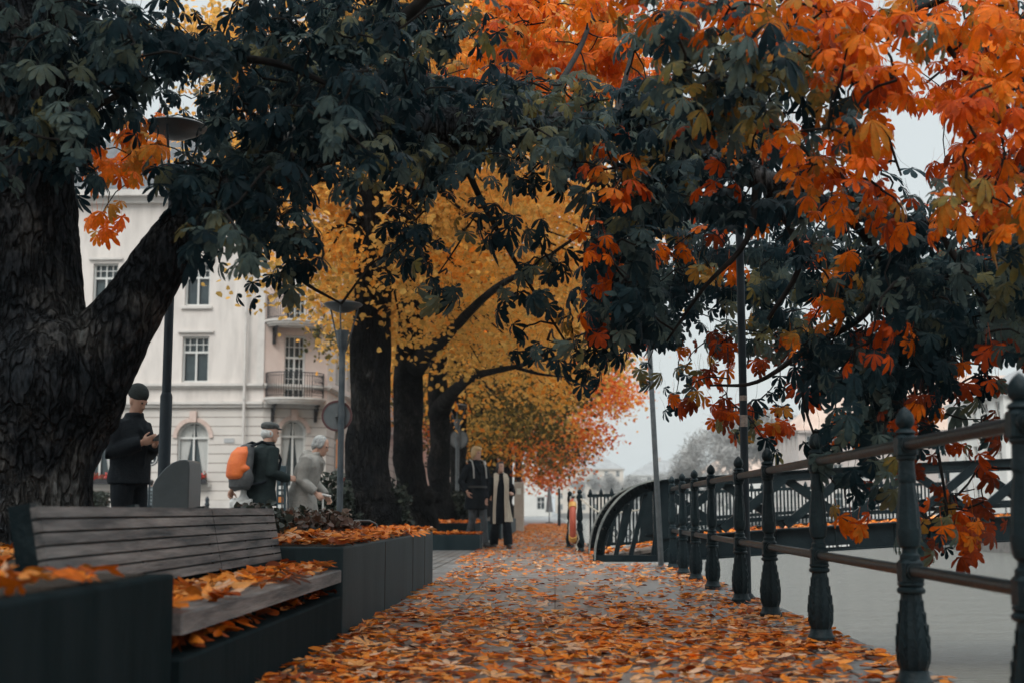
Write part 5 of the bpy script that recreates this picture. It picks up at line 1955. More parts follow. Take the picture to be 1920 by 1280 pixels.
k.lathe([(0.12, 0), (0.12, 0.08), (0.08, 0.12), (0.07, 0.55), (0.085, 0.58), (0.07, 0.62), (0.07, 0.85), (0.09, 0.9), (0.06, 0.96), (0.075, 1.05), (0.05, 1.14), (0.01, 1.17)], (c0.x, 45, 0), 14)
tag(k.build("bollard", M_DARKPOLE, None, True, loc=(c0.x, 45, 0)), "small black bollard in front of the cream house, right of the litter bin", "bollard")
c0 = P(283, 858, 24)
t = thing("round_sign", "round black sign with white ring and mark on a thin post beside the phone man", "sign", (c0.x, 24, 0))
k = MB()
k.tube([(c0.x - 0.02, 24.03, 0), (c0.x - 0.02, 24.03, c0.z + 0.1)], 0.02, 8)
k.build("pole", M_DARKPOLE, t)
k = MB()
k.sweep([(0.145 * math.cos(2 * math.pi * i / 28), 0.145 * math.sin(2 * math.pi * i / 28)) for i in range(28)], (c0.x, 23.97, c0.z), (1, 0, 0), (0, 1, 0), (0, 0, 1), 0.03)
k.build("disc", M_DARKPOLE, t)
k = MB()
for i in range(28):
    a0, a1 = 2 * math.pi * i / 28, 2 * math.pi * (i + 1) / 28
    k.beam((c0.x + 0.118 * math.cos(a0), 23.967, c0.z + 0.118 * math.sin(a0)), (c0.x + 0.118 * math.cos(a1), 23.967, c0.z + 0.118 * math.sin(a1)), 0.004, 0.014, (math.cos(a0), 0, math.sin(a0)))
for x0, x1, z0, z1 in ((-0.055, -0.03, -0.07, 0.07), (0.03, 0.055, -0.07, 0.07), (-0.03, 0.03, -0.012, 0.014)):
    k.box(c0.x + x0, c0.x + x1, 23.965, 23.969, c0.z + z0, c0.z + z1)
k.build("emblem", mat("sign_white", (0.6, 0.6, 0.58), None, 1, 0.6), t)
c0 = P(527, 957, 17.2)
t = thing("sign_post", "slim dark post with stacked white and orange symbols between the elderly couple", "sign", (c0.x, 17.2, 0))
k = MB()
k.cbox(c0.x - 0.06, c0.x + 0.06, 17.17, 17.23, 0, 1.26, 0.006)
k.build("body", mat("sign_post_dark", (0.02, 0.04, 0.05), None, 1, 0.4), t)
M_SYM = mat("symbol_white", (0.65, 0.65, 0.62), None, 1, 0.6)
for z, w in ((0.98, 0.03), (0.91, 0.028), (0.74, 0.035), (0.69, 0.02), (0.645, 0.03)):
    k = MB()
    k.box(c0.x - w, c0.x + w, 17.164, 17.169, z - 0.022, z + 0.022)
    k.build("symbol", M_SYM, t)
k = MB()
k.box(c0.x - 0.03, c0.x + 0.03, 17.164, 17.169, 0.79, 0.86)
k.build("orange_symbol", mat("symbol_orange", (0.6, 0.22, 0.06), None, 1, 0.6), t)

# ------------------------------------------------------------------ people
M_SKIN = mat("skin", (0.40, 0.22, 0.155), (0.48, 0.28, 0.2), 12, 0.55)
M_EYE = mat("eye", (0.02, 0.018, 0.016), None, 1, 0.3)
M_BLACKCLOTH = mat("black_cloth", (0.006, 0.008, 0.011), (0.014, 0.018, 0.022), 10, 0.85, 0.3, 60, spec=0.12)
M_DARKCLOTH = mat("dark_green_cloth", (0.007, 0.013, 0.014), (0.018, 0.028, 0.028), 8, 0.75, 0.3, 50, spec=0.15)
M_SHOE = mat("shoe_leather", (0.012, 0.011, 0.011), (0.025, 0.022, 0.02), 9, 0.5)


def remeshed(mb, voxel, smooth=3, fold=0.0, seed=0):
    me = mb.mesh("tmp")
    o = bpy.data.objects.new("tmp", me)
    COL.objects.link(o)
    r = o.modifiers.new("r", 'REMESH')
    r.mode = 'VOXEL'
    r.voxel_size = voxel
    s = o.modifiers.new("s", 'SMOOTH')
    s.iterations = smooth
    dg = bpy.context.evaluated_depsgraph_get()
    m2 = bpy.data.meshes.new_from_object(o.evaluated_get(dg))
    bpy.data.objects.remove(o)
    bpy.data.meshes.remove(me)
    if fold:
        for v in m2.vertices:
            q = v.co * 1.0
            f = noise.noise(Vector((q.x * 9 + seed, q.y * 9, q.z * 5))) + 0.6 * noise.noise(Vector((q.x * 4, q.y * 4 + seed, q.z * 14)))
            v.co += v.normal * fold * f
    m2.polygons.foreach_set("use_smooth", [True] * len(m2.polygons))
    m2.update()
    return m2


def V3(t):
    return Vector(t)


def hand(mb, w, u, n, curl, side):
    """five-fingered hand at wrist w, pointing along u, palm facing n; side = +1 when the thumb is along u x n"""
    u = V3(u).normalized()
    n = V3(n)
    n = (n - u * n.dot(u)).normalized()
    s = u.cross(n) * side
    w = V3(w)
    M = Matrix((u, s, n)).transposed()
    mb.ball(w + u * 0.045, (0.055, 0.041, 0.017), 12, 8, M)
    for k, (o, L) in enumerate(((0.03, 0.074), (0.01, 0.084), (-0.011, 0.078), (-0.03, 0.06))):
        p = w + u * (0.088 - 0.006 * abs(k - 1)) + s * o
        pts = [p - u * 0.02, p]
        c = 0.0
        for j, q in enumerate((0.45, 0.32, 0.23)):
            c += curl * (1.0 + 0.12 * k) * (0.9 if j else 0.7)
            pts.append(pts[-1] + (u * math.cos(c) + n * math.sin(c)) * L * q)
        mb.tube(pts, [0.0095, 0.0095, 0.009, 0.008, 0.0065], 8)
    p = w + u * 0.03 + s * 0.03
    d1 = (u * 0.65 + s * 0.65 + n * 0.35 * (1 + curl)).normalized()
    d2 = (u * 0.85 + s * 0.2 + n * 0.45 * (1 + curl)).normalized()
    mb.tube([p, p + d1 * 0.035, p + d1 * 0.035 + d2 * 0.028, p + d1 * 0.035 + d2 * 0.05], [0.013, 0.011, 0.0095, 0.007], 8)


JD = dict(pelvis=(0, 0, .95), neck=(0, .015, 1.47), head=(0, -.005, 1.635), pitch=0, yaw=0, roll=0,
          shoulder_l=(.178, .01, 1.395), elbow_l=(.235, .03, 1.12), wrist_l=(.245, -.03, .88),
          shoulder_r=(-.178, .01, 1.395), elbow_r=(-.235, .03, 1.12), wrist_r=(-.245, -.03, .88),
          hip_l=(.09, 0, .93), knee_l=(.1, -.02, .5), ankle_l=(.11, .02, .085), hip_r=(-.09, 0, .93), knee_r=(-.1, -.02, .5), ankle_r=(-.11, .02, .085),
          hand_l=((0, -.1, -1), (-1, -.2, 0), .35), hand_r=((0, -.1, -1), (1, -.2, 0), .35))


class Person:
    def __init__(s, label, px, Y, h, rot, **kw):
        s.slim = kw.pop('slim', 1.0)
        s.J = {k: (V3(v) if isinstance(v, tuple) and len(v) == 3 and not isinstance(v[0], tuple) else v) for k, v in {**JD, **kw}.items()}
        s.k = h / 1.75
        J = s.J
        b = MB()
        b.stack([(s.sp(t, bk), rx, ry) for t, bk, rx, ry in ((-.16, 0, .11, .075), (-.08, .005, .155, .105), (0, .01, .165, .115), (.22, -.005, .14, .1), (.45, -.005, .15, .108), (.7, .01, .168, .112), (.85, .01, .165, .095), (.94, .01, .12, .075), (1.0, .0, .062, .06))], 20)
        nk, hd = J['neck'], J['head']
        b.tube([nk - V3((0, 0, .04)), nk + (hd - nk) * 0.4, hd + V3((0, .01, -.03))], [.062, .055, .056], 14)
        s.HM = Matrix.Rotation(J['yaw'], 3, 'Z') @ Matrix.Rotation(J['pitch'], 3, 'X') @ Matrix.Rotation(J['roll'], 3, 'Y')
        hb = MB()
        hb.stack([((0, y, z), rx, ry) for z, y, rx, ry in ((-.118, -.058, .02, .02), (-.108, -.05, .038, .036), (-.085, -.03, .052, .06), (-.05, -.014, .061, .08), (-.01, -.004, .067, .09), (.03, .004, .072, .095), (.07, .008, .068, .09), (.1, .01, .05, .068), (.116, .012, .02, .03))], 20)
        hb.ball((0, -.098, -.03), (.014, .018, .013), 10, 6)
        hb.tube([(0, -.088, .012), (0, -.1, -.025)], [.008, .012], 8)
        hb.ball((0, -.085, -.07), (.022, .012, .008), 10, 6)
        hb.ball((0, -.082, -.08), (.019, .012, .007), 10, 6)
        for q in (-1, 1):
            hb.ball((q * .071, .012, -.015), (.01, .018, .03), 8, 6)
            hb.ball((q * .03, -.083, .022), (.02, .012, .007), 8, 5)
        b.add([hd + s.HM @ V3(p) for p in hb.v], hb.f)
        for d in 'lr':
            sg = 1 if d == 'l' else -1
            sh, el, wr = J['shoulder_' + d], J['elbow_' + d], J['wrist_' + d]
            b.tube([sh + V3((-sg * .05, 0, .0)), sh, (sh + el) / 2, el, el + (wr - el) * .35, wr], [.05, .056, .047, .04, .041, .028], 12)
            hu, hn, hc = J['hand_' + d]
            hand(b, wr, hu, hn, hc, -sg)
            hp, kn, an = J['hip_' + d], J['knee_' + d], J['ankle_' + d]
            b.tube([hp + V3((0, 0, .04)), hp + (kn - hp) * .3, kn, kn + (an - kn) * .3, an], [.085, .082, .055, .055, .037], 14)
            f = V3((0.04 * sg, -1, 0)).normalized()
            b.tube([an + V3((0, 0.03, -.02)), an + f * .06 + V3((0, 0, -.045)), an + f * .16 + V3((0, 0, -.06))], [.035, .035, .022], 10)
        s.scale(b)
        me = remeshed(b, 0.0075, 2)
        me.materials.append(M_SKIN)
        s.o = bpy.data.objects.new("person", me)
        COL.objects.link(s.o)
        x = P(px, 957, Y).x
        s.o.location = (x, Y, 0.006)
        s.o.rotation_euler = (0, 0, R(rot))
        tag(s.o, label, "person")
        for q in (-1, 1):
            e_ = MB()
            e_.ball(hd + s.HM @ V3((q * .03, -.087, .008)), .009, 8, 6)
            s.part("eye", e_, M_EYE, remesh=False)

    def scale(s, mb):
        mb.v = [(p[0] * s.k * s.slim, p[1] * s.k * s.slim, p[2] * s.k) for p in mb.v]

    def sp(s, t, back=0.0):
        return s.J['pelvis'].lerp(s.J['neck'], t) + V3((0, back, 0))

    def part(s, name, mb, m, voxel=0.011, remesh=True, fold=0.0, label=None, smooth=3, scale=True):
        if scale:
            s.scale(mb)
        if remesh:
            me = remeshed(mb, voxel, smooth, fold, len(name))
            me.name = name
        else:
            me = mb.mesh(name, smooth=True, ang=50)
        me.materials.append(m)
        o = bpy.data.objects.new(name, me)
        COL.objects.link(o)
        o.parent = s.o
        if label:
            o["label"] = label
        return o

    def coat(s, name, m, hem=0.62, th=0.04, flare=0.03, sleeve=0.018, fold=0.007, hood=False, label=None, open_=0.0):
        J = s.J
        b = MB()
        pz, nz = J['pelvis'].z, J['neck'].z
        secs = []
        th0 = (hem - pz) / (nz - pz)
        if th0 < -0.05:
            n = 4
            for i in range(n):
                t = th0 + (-0.05 - th0) * i / n
                f = flare * (1 - i / n)
                secs.append((J['pelvis'] + V3((0, 0.0, (hem - pz) * (1 - i / n) - 0.02 * i / n)), .165 + th + f, .12 + th + f))
        for t, bk, rx, ry in ((-.03, .008, .168, .122), (.2, 0, .158, .118), (.45, 0, .16, .12), (.7, .012, .164, .122), (.82, .015, .152, .108), (.9, .015, .118, .095), (.96, .015, .088, .08)):
            secs.append((s.sp(t, bk), rx + th, ry + th))
        secs.append((s.sp(1.0, .005), .075 + th * .4, .075 + th * .4))
        secs.append((s.sp(1.04, -.0), .075, .075))
        b.stack(secs, 24)
        b.stack([(s.sp(.93, .0), .115, .105), (s.sp(1.0, .0), .1, .1), (s.sp(1.1, -.01), .084, .088)], 20)
        fy = -(.12 + th)
        for q in (-1, 1):                       # lapels / front placket
            b.tube([s.sp(.97, -.085) + V3((q * .05, 0, 0)), s.sp(.8, fy + .012) + V3((q * .045, 0, 0)), s.sp(.6, fy - .004) + V3((.012, 0, 0)), s.sp(.2, fy + .002) + V3((.012, 0, 0))], [.016, .018, .012, .01], 8)
        for d in 'lr':
            sg = 1 if d == 'l' else -1
            sh, el, wr = J['shoulder_' + d], J['elbow_' + d], J['wrist_' + d]
            w2 = el + (wr - el) * .95
            b.tube([sh + V3((-sg * .07, 0, .0)), sh, (sh + el) / 2, el, (el + w2) / 2, w2], [.05 + sleeve, .058 + sleeve, .054 + sleeve, .05 + sleeve, .045 + sleeve, .038 + sleeve], 14)
        if hood:
            nk = J['neck']
            b.ball(nk + V3((0, .085, .0)), (.125, .075, .085), 14, 10)
            b.ball(nk + V3((0, .13, -.06)), (.1, .06, .09), 12, 8)
        return s.part(name, b, m, 0.012, True, fold, label)

    def trousers(s, m, th=0.022, flare=0.0, name="trousers", fold=0.006):
        J = s.J
        b = MB()
        b.stack([(s.sp(t, 0), rx, ry) for t, rx, ry in ((-.2, .09, .07), (-.12, .165, .12), (-.02, .178, .13), (.1, .165, .12))], 20)
        for d in 'lr':
            hp, kn, an = J['hip_' + d], J['knee_' + d], J['ankle_' + d]
            b.tube([hp + V3((0, 0, .03)), hp + (kn - hp) * .3, kn, kn + (an - kn) * .4, an + V3((0, 0, -.015))], [.088 + th, .085 + th, .058 + th + flare * .4, .055 + th + flare * .8, .045 + th + flare], 16)
        return s.part(name, b, m, 0.012, True, fold)

    def shoes(s, m=M_SHOE):
        for d in 'lr':
            sg = 1 if d == 'l' else -1
            an = s.J['ankle_' + d]
            b = MB()
            f = V3((0.06 * sg, -1, 0)).normalized()
            gz = an.z - 0.085
            b.stack([(an + V3((0, 0, .03)), .046, .05), (an + V3((0, .0, -.02)), .048, .056)], 14)
            b.tube([V3((an.x, an.y + .05, gz + .04)), V3((an.x, an.y - .03, gz + .048)), V3((an.x + f.x * .1, an.y - .1, gz + .042)), V3((an.x + f.x * .17, an.y - .18, gz + .03))], [.042, .05, .045, .028], 14)
            b.tube([V3((an.x, an.y + .06, gz + .014)), V3((an.x + f.x * .18, an.y - .19, gz + .014))], [.036, .034], 12)
            s.part("shoe", b, m, 0.008)

    def hair(s, m, secs, name="hair", fold=0.004, label=None, voxel=0.009):
        b = MB()
        hd = s.J['head']
        for c, r in secs:
            c = V3(c)
            M = s.HM
            b.ball(hd + M @ c, r, 16, 12, M)
        return s.part(name, b, m, voxel, True, fold, label)


def ribbon(mb, rows, th=0.02, N=8, pleat=0.008):
    """thick hanging cloth: rows of (centre, half-width vector)"""
    fr, bk = [], []
    for j, (c, w) in enumerate(rows):
        c, w = V3(c), V3(w)
        nrm = w.normalized().cross(V3((0, 0, 1)))
        for i in range(N + 1):
            q = i / N * 2 - 1
            p = c + w * q + nrm * (pleat * math.sin(i * 2.4 + j * 0.3))
            fr.append(p + nrm * th / 2)
            bk.append(p - nrm * th / 2)
    n = N + 1
    m = len(rows)
    o = n * m
    fs = []
    for j in range(m - 1):
        for i in range(N):
            a = j * n + i
            fs.append((a, a + 1, a + n + 1, a + n))
            fs.append((o + a + n, o + a + n + 1, o + a + 1, o + a))
        a, b = j * n, j * n + N
        fs.append((a + n, o + a + n, o + a, a))
        fs.append((b, o + b, o + b + n, b + n))
    for i in range(N):
        fs.append((i + 1, i, o + i, o + i + 1))
        a = (m - 1) * n + i
        fs.append((a, a + 1, o + a + 1, o + a))
    mb.add(fr + bk, fs)


# --- young blond man
p = Person("blond young man in a dark belted coat walking, holding the woman's hand", 893, 24.95, 1.86, 30, slim=0.92, pitch=0.04, yaw=0.35,
           elbow_r=V3((-.30, .06, 1.14)), wrist_r=V3((-.235, -.08, .97)), hand_r=((.35, -.3, -1), (1, 0, 0), .5),
           elbow_l=V3((.25, .02, 1.13)), wrist_l=V3((.275, -.05, .93)), hand_l=((.15, -.15, -1), (-.3, -.6, 0), .7),
           knee_l=V3((.09, -.13, .5)), ankle_l=V3((.1, -.2, .09)), knee_r=V3((-.09, -.02, .5)), ankle_r=V3((-.1, .16, .1)))
p.coat("coat", M_BLACKCLOTH, 0.66, 0.042, 0.035, label="dark belted wool coat")
b = MB()
b.stack([(p.sp(.16), .215, .172), (p.sp(.23), .213, .17)], 24)
p.part("belt", b, M_SHOE, remesh=False)
b = MB()
for sg in (-1, 1):
    b.tube([(sg * .11, .06, 1.53), (sg * .125, -.06, 1.50), (sg * .13, -.14, 1.38), (sg * .135, -.165, 1.2)], .016, 8)
p.part("backpack_strap", b, mat("strap_grey", (0.3, 0.29, 0.27), None, 1, 0.8), remesh=False)
p.trousers(mat("grey_jeans", (0.045, 0.055, 0.06), (0.09, 0.1, 0.11), 9, 0.85, 0.3, 60), 0.014)
p.shoes()
p.hair(mat("blond_hair", (0.42, 0.26, 0.11), (0.6, 0.42, 0.22), 40, 0.5, 0.4, 60, stretch=(3, 3, 0.6)),
       [((0, .02, .05), (.085, .105, .09)), ((0, .06, -.02), (.08, .06, .1)), ((.06, .01, .01), (.03, .06, .07)), ((-.06, .01, .01), (.03, .06, .07)), ((.02, -.055, .085), (.055, .045, .03)), ((-.035, -.045, .08), (.045, .045, .035)), ((0, .0, .075), (.082, .1, .06))])
BLOND = p

# --- young woman with the long scarf
p = Person("dark-haired young woman with a long cream scarf, looking up at the man", 938, 24.4, 1.56, 16, slim=0.92, pitch=-0.22, yaw=0.35, roll=0.15,
           elbow_r=V3((-.25, .03, 1.13)), wrist_r=V3((-.32, -.06, .99)), hand_r=((-.2, -.15, -1), (.3, -.6, 0), .7),
           elbow_l=V3((.30, .08, 1.14)), wrist_l=V3((.26, -.1, 1.1)), hand_l=((-.4, -.7, .1), (-.5, .3, -.4), .6),
           knee_l=V3((.12, -.12, .5)), ankle_l=V3((.14, -.17, .09)), knee_r=V3((-.1, .0, .5)), ankle_r=V3((-.11, .16, .1)))
p.coat("coat", M_BLACKCLOTH, 0.5, 0.03, 0.04, label="long black coat")
p.trousers(M_BLACKCLOTH, 0.02, 0.035)
p.shoes()
b = MB()
M_SC = mat("cream_scarf", (0.5, 0.43, 0.34), (0.66, 0.6, 0.5), 14, 0.9, 0.5, 40, stretch=(4, 4, 0.5))
ribbon(b, [((.055, .05, 1.53), (.05, .02, 0)), ((.1, -.04, 1.5), (.05, .03, 0)), ((.105, -.13, 1.4), (.065, .02, 0)), ((.1, -.172, 1.2), (.055, .015, 0)), ((.1, -.178, 1.0), (.06, .015, 0)), ((.12, -.2, .75), (.08, .02, 0)), ((.14, -.225, .54), (.1, .02, 0))], 0.022, 12, 0.012)
ribbon(b, [((-.055, .05, 1.53), (.05, -.02, 0)), ((-.1, -.04, 1.5), (.05, -.03, 0)), ((-.12, -.13, 1.4), (.05, -.02, 0)), ((-.145, -.16, 1.2), (.03, -.02, 0)), ((-.16, -.165, 1.0), (.028, -.02, 0)), ((-.175, -.18, .75), (.024, -.02, 0)), ((-.18, -.2, .5), (.022, -.02, 0))], 0.022, 8, 0.01)
b.tube([(.075, .04, 1.52), (.0, .085, 1.53), (-.075, .04, 1.52)], .032, 10)
p.part("scarf", b, M_SC, remesh=False)
p.hair(mat("black_hair", (0.008, 0.007, 0.007), (0.02, 0.017, 0.015), 30, 0.4, 0.3, 50, stretch=(3, 3, .6)),
       [((0, .025, .05), (.083, .1, .082)), ((0, .075, -.03), (.075, .055, .09)), ((.066, .015, .0), (.022, .06, .075)), ((-.066, .015, .0), (.022, .06, .075)), ((0, -.03, .085), (.065, .06, .04))])

# --- elderly man with the backpack
p = Person("elderly man in a flat cap and dark jacket wearing an orange rucksack", 487, 15.6, 1.73, 134, pitch=0.1, yaw=-0.35,
           neck=V3((0, -.07, 1.45)), head=V3((0, -.12, 1.61)),
           shoulder_l=V3((.185, -.05, 1.39)), shoulder_r=V3((-.185, -.05, 1.39)),
           elbow_r=V3((-.24, .0, 1.12)), wrist_r=V3((-.2, -.27, 1.06)), hand_r=((.1, -1, .1), (.6, 0, -.3), .8),
           elbow_l=V3((.25, .1, 1.12)), wrist_l=V3((.25, .24, .93)), hand_l=((0, .2, -1), (-1, 0, 0), .9),
           knee_l=V3((.1, -.12, .5)), ankle_l=V3((.1, -.14, .09)), knee_r=V3((-.1, .03, .5)), ankle_r=V3((-.1, .18, .1)))
p.coat("jacket", M_DARKCLOTH, 0.74, 0.045, 0.02, label="dark green outdoor jacket")
p.trousers(mat("navy_trousers", (0.012, 0.016, 0.022), (0.026, 0.032, 0.04), 9, 0.85, 0.3, 50), 0.026)
p.shoes()
p.hair(mat("white_hair", (0.42, 0.42, 0.4), (0.6, 0.6, 0.58), 30, 0.6, 0.4, 60), [((0, .05, -.02), (.078, .062, .07)), ((.06, .02, -.02), (.02, .05, .05)), ((-.06, .02, -.02), (.02, .05, .05))])
p.hair(mat("cap_tweed", (0.05, 0.055, 0.055), (0.09, 0.095, 0.09), 40, 0.9, 0.4, 90), [((0, .01, .085), (.092, .115, .045)), ((0, -.095, .055), (.065, .055, .012)), ((0, .02, .06), (.084, .106, .04))], "flat_cap", 0.002)
OLD = p
wx, wy = p.o.location.x, p.o.location.y
bp = thing("backpack", "bright orange and dark grey rucksack on the elderly man's back", "backpack", (wx, wy, 1.0))
bp.rotation_euler = (0, 0, R(134))


def local_part(root, name, mb, m, voxel=0.012, remesh=True, fold=0.0, dz=0.0):
    mb.v = [(x, y, z - dz) for x, y, z in mb.v]
    if remesh:
        me = remeshed(mb, voxel, 3, fold, 2)
        me.name = name
    else:
        me = mb.mesh(name, smooth=True, ang=40)
    me.materials.append(m)
    o = bpy.data.objects.new(name, me)
    COL.objects.link(o)
    o.parent = root
    return o


b = MB()
b.stack([((0, .25, .92), .13, .07), ((0, .275, .95), .165, .11), ((0, .27, 1.05), .17, .115), ((0, .25, 1.2), .165, .105), ((0, .22, 1.34), .15, .09), ((0, .19, 1.42), .12, .07), ((0, .18, 1.45), .08, .045)], 20)
for sg in (-1, 1):
    b.ball((sg * .165, .26, 1.05), (.04, .07, .11), 10, 8)
local_part(bp, "bag_body", b, mat("rucksack_grey", (0.03, 0.032, 0.034), (0.07, 0.072, 0.072), 9, 0.7, 0.3, 50), 0.012, True, 0.006, 1.0)
b = MB()
b.stack([((0, .325, 1.04), .12, .07), ((0, .34, 1.08), .15, .09), ((0, .32, 1.22), .155, .1), ((0, .28, 1.35), .14, .09), ((0, .25, 1.42), .09, .05)], 18)
b.ball((-.1, .29, 1.16), (.085, .08, .06), 12, 8)
local_part(bp, "orange_pocket", b, mat("rucksack_orange", (0.62, 0.11, 0.015), (0.72, 0.16, 0.025), 6, 0.6, 0.3, 40), 0.012, True, 0.005, 1.0)
for sg in (-1, 1):
    b = MB()
    b.tube([(sg * .1, .2, 1.42), (sg * .11, .06, 1.48), (sg * .12, -.1, 1.44), (sg * .13, -.19, 1.28), (sg * .15, -.14, 1.1), (sg * .19, .1, 1.0), (sg * .13, .22, 0.98)], .018, 8)
    local_part(bp, "strap", b, M_BLACKCLOTH, remesh=False, dz=1.0)
c0 = P(455, 957, 15.45)
t = thing("plastic_bag", "crumpled translucent white carrier bag hanging behind the elderly man", "bag", (c0.x, 15.45, 0.86))
b = MB()
b.ball((0, 0, -.17), (.15, .09, .14), 18, 12, None, 0.5, 3)
b.stack([((0, 0, -.1), .1, .05), ((0, 0, 0), .05, .02), ((0, 0, .08), .03, .012)], 14)
M_BAG = mat("thin_plastic", (0.4, 0.4, 0.38), (0.62, 0.62, 0.6), 8, 0.35, 0.8, 20)
local_part(t, "bag_body", b, M_BAG, 0.012, True, 0.016)
b = MB()
for sg in (-1, 1):
    b.tube([(sg * .03, 0, .06), (sg * .025, 0, .13), (sg * .008, 0, .17)], .006, 6)
local_part(t, "handles", b, M_BAG, remesh=False)
b = MB()
q = OLD.o.location
hx, hy = q.x + 0.27, q.y + 0.02
b.tube([(hx, hy, 0.02), (hx - 0.01, hy, 0.6), (hx - 0.02, hy, 1.02)], [0.008, 0.009, 0.01], 8)
b.tube([(hx - 0.02, hy, 0.98), (hx - 0.02, hy, 1.12)], [0.019, 0.016], 10)
b.tube([(hx + 0.07, hy + .05, 0.02), (hx + 0.06, hy + .05, 0.6), (hx + 0.03, hy + .05, 1.0)], [0.008, 0.009, 0.01], 8)
b.tube([(hx + 0.03, hy + .05, 0.98), (hx + 0.03, hy + .05, 1.1)], [0.019, 0.016], 10)
tag(b.build("walking_poles", M_STEEL, None, True, loc=(hx, hy, 0)), "pair of thin walking poles held upright by the elderly man", "walking poles")

# --- elderly woman
p = Person("stooping grey-haired woman in a long pale grey hooded coat with a walking stick", 566, 15.95, 1.66, 84, pitch=0.32, yaw=-0.08,
           neck=V3((0, -.14, 1.40)), head=V3((0, -.235, 1.525)),
           shoulder_l=V3((.175, -.1, 1.345)), shoulder_r=V3((-.175, -.1, 1.345)),
           elbow_r=V3((-.22, -.05, 1.08)), wrist_r=V3((-.2, -.235, .93)), hand_r=((.05, -.7, -.6), (.7, 0, -.4), .9),
           elbow_l=V3((.21, -.1, 1.07)), wrist_l=V3((.19, -.25, .9)), hand_l=((0, -.6, -.8), (-.7, 0, -.4), .7),
           knee_l=V3((.09, -.1, .5)), ankle_l=V3((.1, -.1, .09)), knee_r=V3((-.09, .02, .5)), ankle_r=V3((-.09, .12, .09)))
p.coat("coat", mat("pale_grey_coat", (0.19, 0.178, 0.16), (0.29, 0.272, 0.245), 7, 0.75, 0.4, 40), 0.55, 0.05, 0.05, 0.022, 0.009, True, label="long pale grey hooded raincoat")
p.trousers(M_BLACKCLOTH, 0.02)
p.shoes()
p.hair(mat("grey_curls", (0.2, 0.2, 0.2), (0.45, 0.45, 0.43), 26, 0.7, 0.8, 60), [((0, .03, .05), (.09, .1, .085)), ((0, .07, -.01), (.078, .06, .08)), ((.065, .01, .02), (.03, .055, .06)), ((-.065, .01, .02), (.03, .055, .06))], fold=0.012)
q = p.o.location
hx, hy = q.x + 0.29, q.y - 0.19
b = MB()
b.tube([(hx + 0.02, hy, 0.012), (hx, hy, 0.5), (hx - 0.01, hy, 0.84)], [0.01, 0.011, 0.012], 8)
b.tube([(hx - 0.06, hy, 0.86), (hx + 0.0, hy, 0.87), (hx + 0.09, hy, 0.85)], [0.014, 0.015, 0.013], 8)
tag(b.build("walking_stick", mat("stick_pale", (0.45, 0.44, 0.42), (0.55, 0.53, 0.5), 20, 0.5), None, True, loc=(hx, hy, 0)), "pale walking stick with T handle held by the stooping woman", "walking stick")

# --- man looking at his phone
p = Person("man in dark jacket and knitted hat looking down at his phone beside the trunk", 240, 11.6, 1.76, 62, slim=0.9, pitch=0.42, yaw=0.1,
           neck=V3((0, -.03, 1.47)), head=V3((0, -.075, 1.625)),
           elbow_r=V3((-.26, .0, 1.17)), wrist_r=V3((-.085, -.24, 1.25)), hand_r=((.35, -.75, .25), (.75, .3, .3), .55),
           elbow_l=V3((.26, .0, 1.17)), wrist_l=V3((.085, -.24, 1.24)), hand_l=((-.35, -.75, .25), (-.75, .3, .3), .55))
p.coat("jacket", M_BLACKCLOTH, 0.9, 0.055, 0.0, 0.026, label="bulky dark waterproof jacket")
p.trousers(M_BLACKCLOTH, 0.024)
p.shoes()
p.hair(mat("knit_hat", (0.012, 0.018, 0.018), (0.03, 0.038, 0.036), 40, 0.95, 0.8, 90, stretch=(1, 1, 3)), [((0, .015, .065), (.088, .11, .088)), ((0, .02, .035), (.088, .108, .04))], "knitted_hat", 0.002)
q = p.o.location
b = MB()
Rz = Matrix.Rotation(R(62), 3, 'Z')
c = Rz @ V3((0.0, -.335, 1.31))
b.obox((q.x + c.x, q.y + c.y, c.z), (0.072, 0.15, 0.009), Rz @ Matrix.Rotation(R(-35), 3, 'X'))
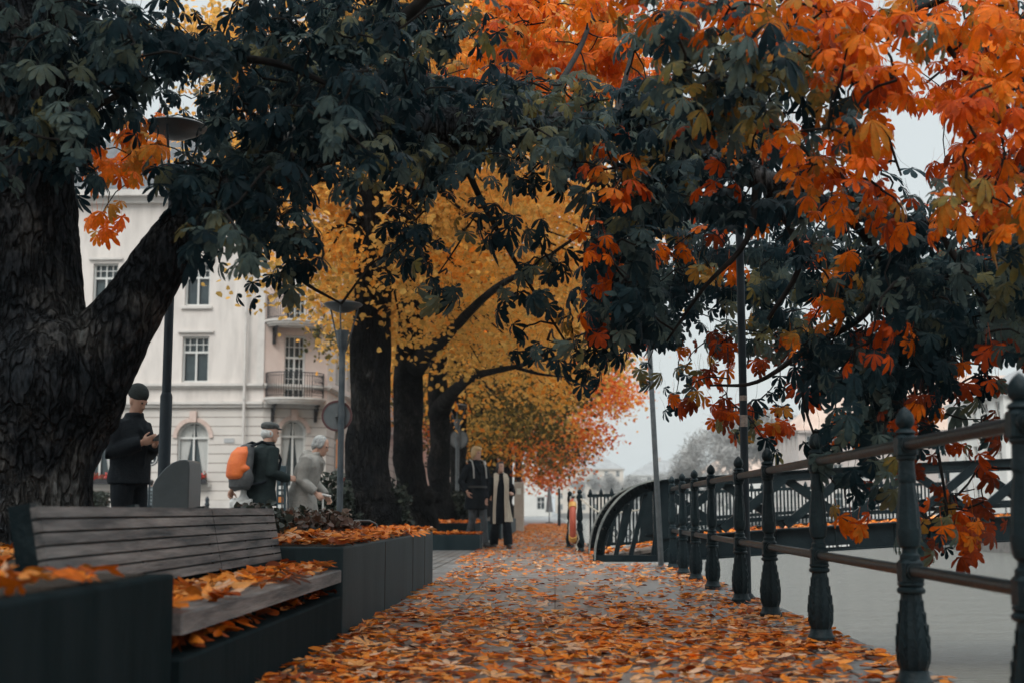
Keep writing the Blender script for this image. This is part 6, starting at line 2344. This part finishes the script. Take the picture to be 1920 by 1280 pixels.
po = b.build("phone", mat("phone_body", (0.012, 0.013, 0.015), None, 1, 0.25), None, loc=(q.x + c.x, q.y + c.y, c.z))
tag(po, "black smartphone in the hands of the man with the knitted hat", "phone")

# --- person in the striped padded jacket, far off
p = Person("distant person in a striped padded jacket seen from behind, right of the phone man", 282, 45.0, 1.72, 185)
m = mat("striped_padding", (0.02, 0.028, 0.034), None, 1, 0.6)
nt_ = m.node_tree
co = nt_.nodes.new("ShaderNodeTexCoord")
wv = nt_.nodes.new("ShaderNodeTexWave")
wv.bands_direction = 'Z'
wv.inputs["Scale"].default_value = 2.6
wv.inputs["Distortion"].default_value = 0.4
nt_.links.new(co.outputs["Object"], wv.inputs["Vector"])
cr_ = nt_.nodes.new("ShaderNodeValToRGB")
cr_.color_ramp.elements[0].position = 0.45
cr_.color_ramp.elements[0].color = (0.02, 0.03, 0.034, 1)
cr_.color_ramp.elements[1].position = 0.7
cr_.color_ramp.elements[1].color = (0.13, 0.16, 0.17, 1)
nt_.links.new(wv.outputs["Fac"], cr_.inputs[0])
nt_.links.new(cr_.outputs["Color"], nt_.nodes["Principled BSDF"].inputs["Base Color"])
p.coat("jacket", m, 0.85, 0.07, 0.0, 0.03, label="padded jacket with pale stripes")
p.trousers(M_BLACKCLOTH, 0.024)
p.shoes()
p.hair(bpy.data.materials["black_hair"], [((0, .02, .04), (.084, .102, .088)), ((0, .06, -.02), (.076, .05, .07))])

# ------------------------------------------------------------------ damp autumn air
k = MB()
k.box(-620, 720, -70, 2510, -3.5, 40)
hz = k.build("haze", None)
tag(hz, kind="stuff")
m = bpy.data.materials.new("haze")
m.use_nodes = True
m.node_tree.nodes.clear()
ho = m.node_tree.nodes.new("ShaderNodeOutputMaterial")
hv = m.node_tree.nodes.new("ShaderNodeVolumePrincipled")
hv.inputs["Color"].default_value = (0.9, 0.93, 0.95, 1)
hv.inputs["Density"].default_value = 0.00045
hv.inputs["Anisotropy"].default_value = 0.2
m.node_tree.links.new(hv.outputs[0], ho.inputs["Volume"])
hz.data.materials.append(m)
SC.cycles.volume_bounces = 0
